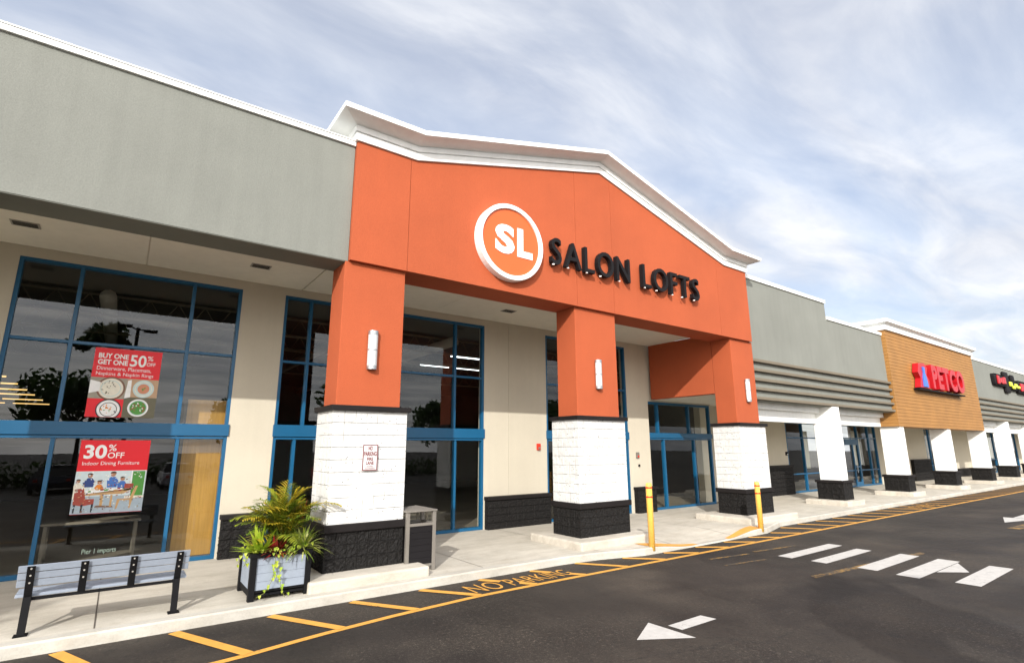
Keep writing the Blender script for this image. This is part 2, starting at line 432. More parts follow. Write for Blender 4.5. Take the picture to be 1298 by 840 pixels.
for mb, rows in ((sw, [(.2, 0)] + [(.2 + i * .22, 0) for i in range(1, 8)] + [('w', 0)]), (ks, [(0, -SW), (.003, -.02), (.02, 0), (.195, 0), (.2, -.01)])):
    o = []
    for xx in xs:
        ky = kerb_y(xx)
        for d, dz in rows:
            yy = 14.6 if d == 'w' else ky + d
            z = side_z(xx, yy)
            if mb is ks: z = z + max(dz, -z - .01) if dz == -SW else z + max(dz, -z)
            o.append((xx, yy, z + (.004 if mb is ks and d in (.02, .195) else 0)))
    k = len(rows)
    mb.add(o, [(i * k + j, (i + 1) * k + j, (i + 1) * k + j + 1, i * k + j + 1) for i in range(len(xs) - 1) for j in range(k - 1)])
structure('sidewalk', sw, M['side'], True)
structure('kerb', ks, M['kerb'])
sj = MB()
for jx in [-6.1, -3.05, .03, 3.05, 6.1, 9.15, 11.6, 14.1, 18.3, 21.4, 24.4, 27.5, 30.5, 33.6, 36.6, 39.7, 42.7]:
    for k in range(12):
        y0 = kerb_y(jx) + .2 + (13.5 - kerb_y(jx) - .2) * k / 12; y1 = kerb_y(jx) + .2 + (13.5 - kerb_y(jx) - .2) * (k + 1) / 12
        wv = .006 if jx != .03 else .008
        sj.add([(jx - wv, y0, side_z(jx, y0) + .004), (jx + wv, y0, side_z(jx, y0) + .004), (jx + wv, y1, side_z(jx, y1) + .004), (jx - wv, y1, side_z(jx, y1) + .004)], [(0, 1, 2, 3)])
structure('sidewalk_joints', sj, flat('joint_filler', (.09, .08, .065)))
ap = MB(); ap.add([(-2.0, 13.2, SW + .006), (2.0, 13.2, SW + .006), (2.0, 13.56, SW + .006), (-2.0, 13.56, SW + .006)], [(0, 1, 2, 3)])

# painted lines of the fire lane
Z1 = .005
ln = MB()
lp = [(-3.2, 6.95), (-1, 7.36), (1.46, 7.64), (2.46, 7.86), (3.68, 8.05), (5.2, 8.20), (7, 8.22), (12, 8.21), (20, 8.22), (40, 8.12), (90, 8.2)]
def line_y(x):
    for (a, ya), (b, yb) in zip(lp, lp[1:]):
        if x <= b: return ya + (yb - ya) * (x - a) / (b - a)
    return lp[-1][1]
xx = -3.0; pv = []
while xx < 89: pv.append(xx); xx += .35 if xx < 30 else 2
for a, b in zip(pv, pv[1:]):
    ln.add([(a, line_y(a) - .06, Z1), (b, line_y(b) - .06, Z1), (b, line_y(b) + .055, Z1), (a, line_y(a) + .055, Z1)], [(0, 1, 2, 3)])
x0 = -1.55; i = 0
def stripe(a, ya, b, yb, w=.075):
    d = Vector((b - a, yb - ya)); n = Vector((-d.y, d.x)).normalized() * w
    ln.add([(a + n.x, ya + n.y, Z1 + .004), (b + n.x, yb + n.y, Z1 + .004), (b - n.x, yb - n.y, Z1 + .004), (a - n.x, ya - n.y, Z1 + .004)], [(0, 1, 2, 3)])
while x0 < 80:
    ky = kerb_y(x0) - .06; ly = line_y(x0 + .7) + .02
    if 5.2 < x0 < 7.2 or 26 < x0 < 28.2:
        f = .38; stripe(x0, ky, x0 + .68 * f, ky + (ly - ky) * f); stripe(x0 + .68 * .72, ky + (ly - ky) * .72, x0 + .68, ly)
    else: stripe(x0, ky, x0 + .68, ly)
    x0 += 1.232
put_text(ln, 'NO', (5.30, 8.36, Z1 + .006), w=.66, h=.52, offset=-.004, ux=(1, 0, 0), uy=(0, 1, 0), un=(0, 0, 1))
put_text(ln, 'PARKING', (6.14, 8.38, Z1 + .006), w=1.50, h=.48, offset=-.004, ux=(1, 0, 0), uy=(0, 1, 0), un=(0, 0, 1))
put_text(ln, 'NO PARKING', (26.2, 8.45, Z1 + .006), w=2.6, h=.5, offset=-.004, ux=(1, 0, 0), uy=(0, 1, 0), un=(0, 0, 1))
structure('fire_lane_markings', ln, M['yellow'])
rp = MB()
for (a, b, y0, y1, ya, yb) in ((10.5, 12.25, 8.88, 9.40, 8.87, 8.97), (13.65, 15.5, 8.86, 8.97, 8.9, 9.32)):
    for k in range(10):
        t0, t1 = k / 10, (k + 1) / 10; q = []
        for t, e in ((t0, 0), (t1, 0), (t1, 1), (t0, 1)):
            xx = a + (b - a) * t; yy = (kerb_y(xx) + .03) if e == 0 else (y1 + (yb - y1) * t)
            q.append((xx, yy, side_z(xx, yy) + .009))
        rp.add(q, [(0, 1, 2, 3)])
structure('ramp_edge_paint', rp, M['rampy'])
for i, (yc, hw, xa, xb) in enumerate([(6.78, .165, 12.58, 15.16), (6.06, .165, 12.62, 15.0), (5.15, .185, 12.70, 15.11), (4.42, .195, 12.62, 15.11), (3.54, .19, 12.78, 15.1)]):
    b = MB(); b.add([(xa, yc - hw, Z1), (xb, yc - hw + .03, Z1), (xb, yc + hw + .03, Z1), (xa, yc + hw, Z1)], [(0, 1, 2, 3)])
    if i == 3: b.add([(13.5, 4.215, Z1), (14.0, 3.82, Z1), (14.9, 4.24, Z1)], [(0, 1, 2)])
    structure('crosswalk_marking', b, M['wpaint'])
ar = MB(); ar.add([(6.44, 5.57, Z1), (5.77, 5.2, Z1), (6.46, 4.79, Z1)], [(0, 1, 2)]); ar.add([(6.56, 5.32, Z1), (6.57, 5.09, Z1), (7.37, 5.09, Z1), (7.33, 5.33, Z1)], [(0, 1, 2, 3)])
structure('direction_arrow_marking', ar, M['wpaint'])
ar = MB(); ar.add([(25.6, 5.75, Z1), (23.9, 5.35, Z1), (25.7, 4.9, Z1)], [(0, 1, 2)]); ar.add([(25.7, 5.5, Z1), (25.7, 5.15, Z1), (28, 5.15, Z1), (28, 5.5, Z1)], [(0, 1, 2, 3)])
structure('direction_arrow_marking', ar, M['wpaint'])
ol = MB()
Z0 = .0025
ol.add([(11.1, 5.42, Z0), (15.6, 5.02, Z0), (15.7, 5.16, Z0), (11.2, 5.56, Z0)], [(0, 1, 2, 3)])
ol.add([(22.3, 4.66, Z1), (30, 4.3, Z1), (30, 4.6, Z1), (22.3, 4.96, Z1)], [(0, 1, 2, 3)])
for a, b, y in ((11.0, 12.3, 7.62), (12.6, 14.2, 7.5), (10.7, 12.0, 7.05)):
    ol.add([(a, y, Z1), (b, y - .18, Z1), (b, y - .1, Z1), (a, y + .08, Z1)], [(0, 1, 2, 3)])
structure('old_yellow_markings', ol, paint_mat('faded_yellow_paint', (.30, .17, .035), (.045, .038, .03), .27))

# ---------------------------------------------------------------- buildings
WY = 13.55
def window(bld, name, x0, x1, z0, z1, y, ups, lows, bar=None, band=None, fw=.07, glass='glass', label=None):
    """blue aluminium shop window: frame mesh with its panes as a child"""
    f = MB(); d0, d1 = y - .05, y + .09; B = .004
    f.box(x0, x0 + fw, d0, d1, z0, z1, bev=B); f.box(x1 - fw, x1, d0, d1, z0, z1, bev=B)
    f.box(x0 + fw, x1 - fw, d0 + .003, d1, z0, z0 + .08, bev=B); f.box(x0 + fw, x1 - fw, d0 + .003, d1, z1 - fw, z1, bev=B)
    zs = [z0 + .08, z1 - fw]
    if band:
        f.box(x0 - .02, x1 + .02, d0 - .045, d1, band[0] + .065, band[1], bev=.008)
        f.box(x0 + fw, x1 - fw, d0 - .012, d1, band[0], band[0] + .055, bev=B)
    lo = band[0] if band else z1 - fw
    for mx in lows: f.box(mx - fw / 2, mx + fw / 2, d0 + .006, d1, z0 + .08, lo, bev=B)
    if band:
        for mx in ups: f.box(mx - fw / 2, mx + fw / 2, d0 + .006, d1, band[1], z1 - fw, bev=B)
    for bz in (bar if isinstance(bar, (list, tuple)) else [bar] if bar else []):
        f.box(x0 + fw, x1 - fw, d0 + .014, d1 - .01, bz - .03, bz + .03, bev=B)
    w = obj(name, f, M['blue'], bld, label=label, at=(x0, y, z0))
    g = MB(); edges = lambda ms: list(zip([x0 + .03] + [m + .004 for m in ms], [m - .004 for m in ms] + [x1 - .03]))
    parts = [(edges(lows), z0 + .04, lo + .02)] + ([(edges(ups), band[1] - .02, z1 - .03)] if band else [])
    for es, a, b in parts:
        zz = [a] + [q for q in (bar if isinstance(bar, (list, tuple)) else [bar] if bar else []) if a < q < b] + [b]
        for (ea, eb) in es:
            for za, zb in zip(zz, zz[1:]):
                t = random.uniform(-.004, .004); u = random.uniform(-.004, .004)
                g.add([(ea, y + .02 + t, za), (eb, y + .02 - t, za), (eb, y + .02 - t + u, zb), (ea, y + .02 + t + u, zb)], [(0, 1, 2, 3)])
    obj('glass_pane', g, M[glass], w)
    return w

def coping(bld, x0, x1, y, z0, z1, name='coping'):
    c = MB(); c.box(x0, x1, y - .05, y + .5, z0, z1 - .03, bev=.008); c.box(x0, x1, y - .065, y + .5, z1 - .028, z1, bev=.006)
    return obj(name, c, M['white'], bld)

def soffit(bld, x0, x1, y0, y1, z, cuts, name='soffit'):
    c = MB(); e = [x0] + [q for q in cuts if x0 < q < x1] + [x1]
    for a, b in zip(e, e[1:]): c.box(a + .006, b - .006, y0, y1, z, z + .03)
    c.box(x0, x1, y0, y1, z + .031, z + .06)
    return obj(name, c, M['ceil'], bld)

def dado(bld, x0, x1, z1, y0=13.36, y1=13.549, seed=1):
    d = block_box(x0, x1, y0, y1, SW - .01, z1 - .1, .21, .2, .013, .014, seed, step=.025, vj=.8, freq=22)
    d = obj('dado', d, M['black'], bld, at=(x0, y0, SW))
    c = MB(); c.box(x0 - .03, x1 + .03, y0 - .045, y1, z1 - .1, z1, bev=.012); obj('dado_cap', c, M['cap'], d)
    return d

# --- gray storefront at the left
A = thing('gray_storefront', (-3, 10, 0), 'gray stucco storefront with white coping and a wide blue shop window', 'storefront')
f = MB(); f.box(-14, 3.24, 10.02, 10.77, 6.09, 8.60); obj('fascia', f, M['gray'], A)
f = MB(); f.box(-14, 3.24, 10.03, 10.76, 6.075, 6.088); obj('fascia_underside', f, M['gray_dark'], A)
coping(A, -14, 3.24, 10.02, 8.602, 8.735)
soffit(A, -14, 3.26, 10.78, 13.54, 6.36, [-3.2, 0.0])
w = MB(); w.box(-14, -2.02, WY, WY + .3, 0, 6.8); w.box(1.94, 2.9, WY, WY + .3, 0, 6.8); w.box(-2.02, 1.94, WY, WY + .3, 6.15, 6.8)
obj('wall', w, M['beige'], A)
window(A, 'window', -2.02, 1.94, SW + .004, 6.15, WY + .06, [-1.04, .96], [-1.045, 1.0], 4.545, (2.66, 2.98))
dado(A, 1.99, 2.86, 1.05, seed=2)
r = MB(); r.box(-14, 3.2, 10.5, 34, 8.4, 8.5); obj('roof', r, M['gray_dark'], A)  # unseen roof deck, added to keep light out of the interior
p0 = block_box(-3.95, -2.33, 9.92, 10.92, SW, 3.2, .215, .215, .012, .012, 90, step=.06); p0 = obj('pier', p0, M['wblock'], A)
q = MB(); q.box(-3.9, -2.4, 10.02, 10.85, 3.2, 6.08); obj('shaft', q, M['gray'], p0)
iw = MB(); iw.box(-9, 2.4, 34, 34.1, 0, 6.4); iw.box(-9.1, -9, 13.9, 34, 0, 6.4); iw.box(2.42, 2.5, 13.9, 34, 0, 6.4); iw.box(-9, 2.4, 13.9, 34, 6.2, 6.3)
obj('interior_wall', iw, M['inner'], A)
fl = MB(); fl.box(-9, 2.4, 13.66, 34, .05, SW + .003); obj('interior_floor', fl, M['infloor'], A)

# --- orange salon storefront
B = thing('orange_storefront', (10.4, 10, 0), 'orange stucco storefront with a white gabled cornice on white block piers', 'storefront')
def top_z(x):
    for (a, za), (b, zb) in zip(PED, PED[1:]):
        if x <= b: return za + (zb - za) * (x - a) / (b - a)
PED = [(3.25, 8.70), (4.60, 8.70), (10.33, 10.24), (16.35, 8.66), (17.74, 8.66)]
f = MB(); cuts = [3.25, 4.47, 9.35, 10.76, 15.9, 17.74]
for a, b in zip(cuts, cuts[1:]):
    a2, b2 = a + (.0 if a == 3.25 else .005), b - (.0 if b == 17.74 else .005)
    tops = [(b2, top_z(b2))] + [q for q in reversed(PED) if a2 < q[0] < b2] + [(a2, top_z(a2))]
    f.prism([(a2, 6.10), (b2, 6.10)] + tops, 9.92, 9.944)
f.prism([(3.25, 6.10), (17.74, 6.10), (17.74, 8.9), (16.35, 8.9), (10.33, 10.46), (4.60, 8.9), (3.25, 8.9)], 9.946, 10.80)
fac = obj('facade', f, M['orange'], B)
prof = [(0, 0), (.045, 0), (.05, .01), (.05, .165), (.03, .172), (.03, .19), (.065, .195), (.07, .205), (.07, .315), (.06, .325), (.075, .335), (.12, .345), (.22, .36), (.33, .385), (.40, .405), (.415, .41), (.43, .42), (.43, .525), (.42, .535), (0, .535)]
path = [(3.25, 11.6, 8.70), (3.25, 9.92, 8.70), (4.60, 9.92, 8.70), (10.33, 9.92, 10.24), (16.35, 9.92, 8.66), (17.74, 9.92, 8.66), (17.74, 11.6, 8.66)]
c = MB(); c.sweep(path, prof); obj('cornice', c, M['white'], B)
soffit(B, 3.28, 16.49, 10.81, 13.54, 6.36, [6.96, 11.1])
w = MB(); w.box(8.79, 9.695, WY, WY + .3, 0, 6.8); w.box(9.703, 11.23, WY, WY + .3, 0, 6.8); w.box(9.6, 9.8, WY + .02, WY + .29, 0, 6.8); w.box(15.12, 16.3, WY, WY + .3, 0, 6.8)
for a, b in ((2.9, 8.79), (11.23, 15.12)): w.box(a, b, WY, WY + .3, 6.17, 6.8)
w.box(16.3, 20.5, WY + .1, WY + .3, 4.2, 6.8)
obj('wall', w, M['beige'], B)
window(B, 'window', 2.9, 8.79, SW + .004, 6.17, WY + .06, [3.55, 5.67, 7.78], [3.39, 5.6, 7.83], 4.52, (2.66, 3.0))
window(B, 'window', 11.23, 15.12, SW + .004, 6.17, WY + .06, [12.2, 14.15], [12.2, 14.15], 4.52, (2.66, 3.0))
window(B, 'entrance_window', 16.32, 20.4, SW + .004, 4.19, WY + .14, [16.98, 18.95], [17.27, 19.2], None, (2.74, 3.0), fw=.09)
dado(B, 8.84, 11.2, 1.06, seed=3); dado(B, 15.28, 16.28, 1.05, seed=4)
rw = MB(); rw.box(16.505, 16.78, 10.77, 13.54, 4.27, 6.36); obj('return_wall', rw, M['orange'], B)
es = MB(); es.box(16.79, 20.6, 10.9, 13.64, 4.25, 4.32); obj('entrance_soffit', es, M['ceil'], B)
r = MB(); r.box(3.3, 17.7, 10.5, 34, 8.2, 8.3); obj('roof', r, M['gray_dark'], B)  # out-of-view deck, added to block light above the shop
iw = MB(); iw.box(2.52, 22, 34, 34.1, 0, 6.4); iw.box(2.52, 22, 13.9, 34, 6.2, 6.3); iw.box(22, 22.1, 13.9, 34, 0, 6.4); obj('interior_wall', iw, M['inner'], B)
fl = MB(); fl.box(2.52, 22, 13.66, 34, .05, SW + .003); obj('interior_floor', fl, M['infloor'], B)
def pier(bld, wx, ox, seed, ped, yb=10.91, label=None):
    wb = block_box(wx[0], wx[1], 9.92, yb, 1.12, 3.14, .215, .2244, .006, .014, seed, jw=.009, step=.02, grime_shade=M['grime_shade'], mat=M['wblock'])
    p = obj('pier', wb, M['wblock'], bld, label=label, at=(sum(wx) / 2, 9.92, SW))
    b = block_box(wx[0] - .01, wx[1] + .01, 9.91, yb + .01, .32, .99, .2, .223, .016, .016, seed + 1, step=.02, vj=.8, freq=22); obj('base', b, M['black'], p)
    k = MB(); k.box(wx[0] - .055, wx[1] + .055, 9.855, yb + .05, .988, 1.122, bev=.014); obj('base_cap', k, M['cap'], p)
    k = MB(); k.box(wx[0] - .06, wx[1] + .06, 9.85, yb + .05, 3.14, 3.24, bev=.010); obj('block_cap', k, M['cap'], p)
    s = MB(); s.box(ox[0], ox[1], 10.02, yb - .15, 3.24, 6.098, bev=.012); obj('shaft', s, M['orange'], p)
    g = MB(); g.box(ped[0], ped[1], ped[2], yb + .45, .06, .325, bev=.04); obj('plinth', g, M['plinth'], p, smooth=False)
    return p
pier(B, (3.13, 4.60), (3.19, 4.48), 11, (2.76, 4.93, 9.40))
pier(B, (9.23, 10.95), (9.33, 10.85), 23, (8.80, 11.35, 9.44))
pier(B, (16.44, 18.02), (16.51, 17.87), 37, (15.72, 18.6, 9.40))

# --- storefront with gray ledges, then the wood-clad one, then the far gray one
FW = 14.2
def louvre_fascia(bld, x0, x1, y, ztop, zs, zb):
    f = MB(); f.box(x0, x1, y, y + .7, zb, ztop)
    fo = obj('fascia', f, M['gray'], bld)
    l = MB()
    for z in zs: l.sweep([(x0, y, z), (x1, y, z)], [(0, 0), (.13, 0), (.14, .01), (.14, .10), (.13, .11), (0, .115)])
    obj('ledge', l, M['taupe'], fo, at=(x0, y, zb))
def lower_beam(bld, x0, x1, dy=0):
    b = MB(); b.box(x0, x1, 10.98 + dy, 11.2 + dy, 3.42, 3.86); b.box(x0, x1, 10.80 + dy, 11.2 + dy, 3.862, 4.25); obj('beam', b, M['white'], bld)
def column(bld, xr, top, y=10.25):
    w = MB(); w.box(xr - .70, xr - .12, y, y + .85, 1.1, top, bev=.01); c = obj('column', w, M['white'], bld, at=(xr - .4, y, SW))
    b = block_box(xr - .84, xr, y - .08, y + .95, .33, 1.0, .2, .22, .018, .012, int(xr * 3), step=.045); obj('base', b, M['black'], c)
    k = MB(); k.box(xr - .89, xr + .05, y - .13, y + 1.0, 1.0, 1.1, bev=.012); obj('base_cap', k, M['cap'], c)
    g = MB(); g.box(xr - 1.25, xr + .3, y - .36, y + 1.3, .06, .335, bev=.04); obj('plinth', g, M['plinth'], c)
ZS = [5.50, 5.15, 4.80, 4.46, 4.12]
Cb = thing('ledged_storefront', (24, 10.4, 0), 'gray storefront with a stepped parapet and five long ledges, between orange and wood-clad fronts', 'storefront')
louvre_fascia(Cb, 17.75, 24.9, 10.38, 8.73, ZS, 4.1); louvre_fascia(Cb, 24.9, 30.9, 10.38, 7.99, ZS, 4.1)
coping(Cb, 17.75, 24.93, 10.38, 8.732, 8.88); coping(Cb, 24.9, 30.9, 10.38, 7.992, 8.14)
lower_beam(Cb, 17.95, 30.9); soffit(Cb, 17.9, 30.9, 11.21, FW - .01, 4.26, [21, 24.3, 27.6])
column(Cb, 24.80, 4.098)
w = MB(); w.box(20.5, 27.7, FW, FW + .3, 0, 4.5); w.box(32.9, 34.1, FW, FW + .3, 0, 4.5); w.box(27.7, 32.9, FW, FW + .3, 3.75, 4.5); obj('wall', w, M['beige'], Cb)
window(Cb, 'window', 27.7, 32.9, SW + .01, 3.75, FW + .06, [], [29.5, 31.2], [1.08, 2.92], None, fw=.10)
dado(Cb, 25.2, 27.68, 1.56, FW - .2, FW - .002, 5)
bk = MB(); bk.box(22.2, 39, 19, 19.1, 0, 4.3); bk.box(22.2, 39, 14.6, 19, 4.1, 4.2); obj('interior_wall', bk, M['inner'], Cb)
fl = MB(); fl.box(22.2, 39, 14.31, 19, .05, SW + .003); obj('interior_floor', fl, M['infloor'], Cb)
cu = MB(); cu.box(30.5, 31.0, 14.7, 14.72, 1.3, 3.3); obj('blind', cu, M['curtain'], Cb)

D = thing('wood_clad_storefront', (38, 10.2, 0), 'storefront clad in golden brown boards with a white cornice', 'storefront')
DX0, DX1, DY = 30.88, 45.0, 10.2
pr = [(0, 3.42)]; z = 3.42; rh = .170
while z < 8.28: pr += [(.014, z + .004), (.002, z + rh - .005), (-.010, z + rh - .003)]; z += rh
pr += [(-.05, z), (-.05, 3.42)]
f = MB(); f.sweep([(DX0, 11.2, 0), (DX0, DY, 0), (DX1, DY, 0), (DX1, 11.2, 0)], pr); f.box(DX0 + .06, DX1 - .06, DY + .06, 11.2, 3.43, 8.3); obj('board_cladding', f, M['clad'], D)
c = MB(); c.sweep([(DX0, 12, 8.27), (DX0, DY, 8.27), (DX1, DY, 8.27), (DX1, 12, 8.27)], [(0, 0), (.10, 0), (.10, .27), (.12, .28), (.24, .35), (.28, .36), (.28, .52), (.26, .54), (0, .54)]); obj('cornice', c, M['white'], D)
for xr in (31.72, 38.70, 45.55): column(D, xr, 3.42)
soffit(D, 30.95, 45, 11.2, FW - .01, 3.9, [34, 38, 41.5])
w = MB(); w.box(38.9, 47.4, FW, FW + .3, 0, 4.5); w.box(34.1, 38.9, FW, FW + .3, 3.75, 4.5); obj('wall', w, M['beige'], D)
window(D, 'entrance_window', 34.1, 38.9, SW + .01, 3.75, FW + .06, [], [36.2, 37.8], [1.08, 2.95], None, fw=.10)
dr = MB()
dr.box(34.42, 36.1, FW + .0, FW + .06, 2.55, 2.9); dr.box(35.3, 35.42, FW, FW + .06, .2, 2.55); dr.box(36.02, 36.14, FW, FW + .06, .2, 2.55); dr.box(35.42, 36.02, FW, FW + .06, .2, .42); dr.box(35.42, 36.02, FW, FW + .06, 1.25, 1.33)
d = obj('door', dr, M['blue'], D, at=(35.7, FW, SW)); h = MB(); h.tube([(35.5, FW - .06, .95), (35.5, FW - .06, 1.7)], .02, 8); obj('handle', h, M['steel'], d)
dado(D, 44.0, 47.35, 1.58, FW - .2, FW - .002, 6)
cu = MB(); cu.box(36.6, 37.6, 14.7, 14.72, 1.35, 3.4); obj('blind', cu, M['curtain'], D)

E_ = thing('far_gray_storefront', (60, 10.5, 0), 'gray storefront with long ledges at the far end of the row, beyond the wood-clad one', 'storefront')
louvre_fascia(E_, 45.0, 88, 10.5, 8.24, [q + .06 for q in ZS], 4.16); coping(E_, 45.0, 88, 10.5, 8.242, 8.4)
lower_beam(E_, 45.05, 88, .1); soffit(E_, 45, 88, 11.31, FW - .01, 4.26, [50, 55, 60, 66, 72])
for xr in (52.0, 58.9, 65.8, 72.7, 79.6): column(E_, xr, 4.158, 10.35)
w = MB(); w.box(49.6, 62.4, FW, FW + .3, 0, 4.5); w.box(47.4, 49.6, FW, FW + .3, 3.8, 4.5); w.box(62.4, 88, FW, FW + .3, 3.9, 4.5); w.box(72.5, 74, FW, FW + .3, 0, 4.5)
obj('wall', w, M['beige'], E_)
window(E_, 'window', 47.4, 49.6, SW + .01, 3.8, FW + .06, [], [48.4], [1.1], None, fw=.1)
window(E_, 'window', 62.4, 72.5, SW + .01, 3.9, FW + .06, [], [64.8, 67.2, 69.8], [1.3], None, fw=.12)
window(E_, 'window', 74, 87.9, SW + .01, 3.9, FW + .06, [], [77, 80, 83], [1.3], None, fw=.12)
dado(E_, 53.2, 56.0, .75, FW - .2, FW - .002, 8)
bk = MB(); bk.box(47, 88, 19, 19.1, 0, 4.3); bk.box(47, 88, 14.6, 19, 4.1, 4.2); obj('interior_wall', bk, M['inner'], E_)
fl = MB(); fl.box(46, 88, 14.31, 19, .05, SW + .003); obj('interior_floor', fl, M['infloor'], E_)
for a in (65.1, 70.2):
    cu = MB(); cu.box(a, a + .9, 14.7, 14.72, 1.4, 3.6); obj('blind', cu, M['curtain'], E_)

# ---------------------------------------------------------------- signs
s = thing('round_logo_sign', (7.07, 9.92, 7.3), 'round white-rimmed orange sign with white letters SL on the orange facade', 'sign')
cx, cz, R0, y0 = 7.09, 7.31, .965, 9.73
m = MB(); n = 64
rim = [(R0, 9.918), (R0, y0 + .015), (R0 - .012, y0), (R0 - .11, y0), (R0 - .12, y0 + .012), (R0 - .12, y0 + .06)]
vs = [(cx + r_ * math.cos(2 * math.pi * k / n), yy, cz + r_ * math.sin(2 * math.pi * k / n)) for r_, yy in rim for k in range(n)]
m.add(vs, [(j * n + k, j * n + (k + 1) % n, (j + 1) * n + (k + 1) % n, (j + 1) * n + k) for j in range(len(rim) - 1) for k in range(n)])
obj('rim', m, M['wface'], s, smooth=False)
m = MB(); m.disc((cx, cz), R0 - .115, 64, y0 + .05); obj('face', m, M['discface'], s)
for ch, xa, wd in (('S', 6.62, .56), ('L', 7.27, .46)):
    m = MB(); put_text(m, ch, (xa, y0 + .048, 6.98), w=wd, h=.74, offset=.045, depth=.03); obj('letter', m, M['wface'], s)
s = thing('raised_letter_sign', (11.4, 9.92, 7), 'charcoal raised letters SALON LOFTS across the orange facade', 'sign')
def word(text, xa, xb, z0, h, parent, depth=.13, y=9.79, off=.006, mat='letter', gap=.17):
    gs = [text_geo(c, off, .5) for c in text]; sc = h / text_geo('L', off, .5)[3]
    tot = sum(g[2] for g in gs) * sc; k = (xb - xa - gap * (len(text) - 1) * h) / tot; x = xa
    for c, g in zip(text, gs):
        wd = g[2] * sc * k; m = MB(); put_text(m, c, (x, y, z0 - (.012 if c in 'SO' else 0)), w=wd, h=h * (1.035 if c in 'SO' else 1), offset=off, depth=depth)
        l = obj('letter', m, M[mat], parent); x += wd + gap * h
        if mat == 'letter':
            b = MB(); b.box(x - gap * h - wd * .86, x - gap * h - wd * .86 + .045, y - .055, y - .01, z0 - .03, z0 - .002); obj('drain_cover', b, M['wface'], l)
word('SALON', 8.33, 11.27, 7.03, .70, s); word('LOFTS', 11.82, 14.55, 7.03, .70, s)

s = thing('red_letter_sign', (37, 10.18, 5.5), 'red raised letters PETCO with a red and blue emblem on golden brown boards', 'sign')
word('PETCO', 35.55, 41.0, 5.54, 1.30, s, depth=.35, y=9.99, off=.045, mat='signred', gap=.05)
m = MB(); m.prism([(33.75, 5.5), (35.2, 5.5), (35.25, 5.95), (34.95, 6.2), (35.2, 6.6), (34.85, 6.85), (33.95, 6.8), (33.7, 6.3), (34.0, 6.0)], 9.9, 10.16); obj('emblem_back', m, M['signred'], s)
m = MB(); m.prism([(34.2, 5.55), (34.85, 5.55), (34.75, 6.05), (34.62, 6.3), (34.66, 6.62), (34.35, 6.62), (34.4, 6.3), (34.26, 6.05)], 9.85, 9.899); obj('emblem_front', m, M['signblue'], s)
m = MB(); m.box(33.6, 41.1, 9.90, 10.17, 5.38, 5.46); obj('raceway', m, M['dark'], s)
s = thing('small_color_sign', (54.5, 10.48, 7), 'small red and lime lettering sign on far gray storefront', 'sign')
def blobs(xa, xb, za, zb, mat, seed, name='letter'):
    rnd = random.Random(seed); k = 4; w_ = (xb - xa) / k
    for i in range(k):
        m = MB(); x = xa + i * w_; z0 = za + rnd.uniform(-.06, .1); z1 = zb + rnd.uniform(-.15, .12)
        m.box(x, x + w_ * .86, 10.2, 10.3, z0, z1, bev=.05); obj(name, m, M[mat], s)
m = MB(); m.box(50.2, 53.3, 10.3, 10.49, 6.75, 7.6, bev=.2); m.box(53.1, 54.3, 10.3, 10.49, 6.35, 7.95, bev=.1); m.box(54.0, 56.8, 10.3, 10.49, 6.65, 7.4, bev=.2); m.box(55.2, 56.0, 10.3, 10.49, 7.3, 7.85, bev=.1); m.box(56.6, 59.3, 10.3, 10.49, 6.5, 7.5, bev=.2)
obj('backing', m, M['letter'], s)
blobs(50.8, 53.0, 6.9, 7.4, 'signred', 1); blobs(54.0, 57.0, 6.78, 7.12, 'lime', 2); blobs(57.2, 59.1, 6.7, 7.3, 'signred', 3)

# no-parking plate
s = thing('no_parking_sign', (3.86, 9.9, 2.0), 'small white NO PARKING FIRE LANE plate on the white block pier', 'sign')
m = MB(); m.box(3.71, 4.01, 9.875, 9.883, 2.04, 2.52); obj('plate', m, M['signwhite'], s)
m = MB()
for a, b, c_, d_ in ((3.714, 4.006, 2.502, 2.516), (3.714, 4.006, 2.044, 2.058), (3.714, 3.730, 2.058, 2.502), (3.990, 4.006, 2.058, 2.502)): m.box(a, b, 9.8725, 9.8745, c_, d_)
for t, z, w_, h_ in (('NO', 2.41, .085, .08), ('PARKING', 2.305, .245, .085), ('FIRE', 2.222, .12, .062), ('LANE', 2.148, .15, .062), ('NO STOPPING', 2.105, .13, .02), ('OR STANDING', 2.07, .20, .02)):
    put_text(m, t, (3.86, 9.8735, z), w=w_, h=h_, offset=.035, align='c')
obj('lettering', m, M['maroon'], s)

# wall lamps on the shafts
def wall_lamp():
    t = thing('wall_lamp', (0, 0, 0), 'x', 'wall lamp', 'wall lamps on the orange piers')
    b = MB(); b.box(-.06, .06, -.03, 0, -.34, .34); obj('back_plate', b, M['steel'], t)
    def half(r, z0, z1, yo=-.03):
        m = MB(); n = 14; pts = [(r * math.cos(math.pi * k / n), yo - r * 1.0 * math.sin(math.pi * k / n)) for k in range(n + 1)]
        m.add([(x, y, z) for z in (z0, z1) for x, y in pts], [(i, i + 1, n + 2 + i, n + 1 + i) for i in range(n)] + [list(range(n + 1)), list(range(n + 1, 2 * n + 2))]); return m
    obj('lens', half(.098, -.335, .335), M['lens'], t)
    for z0, z1 in ((-.385, -.335), (-.325, -.31), (-.008, .012), (.31, .325), (.335, .385)):
        obj('band', half(.104, z0, z1), M['steel'], t)
    return t
wl = wall_lamp()
for i, (x, l) in enumerate(((3.835, 'steel and white half-cylinder lamp on the orange pier above the NO PARKING plate'), (10.09, 'steel and white half-cylinder lamp on the middle orange pier, behind the yellow bollard'), (17.26, 'steel and white half-cylinder lamp on the orange pier beside the gray ledges'))):
    o = wl if i == 0 else copy_tree(wl)
    o.location = (x, 10.018, 4.345); o['label'] = l

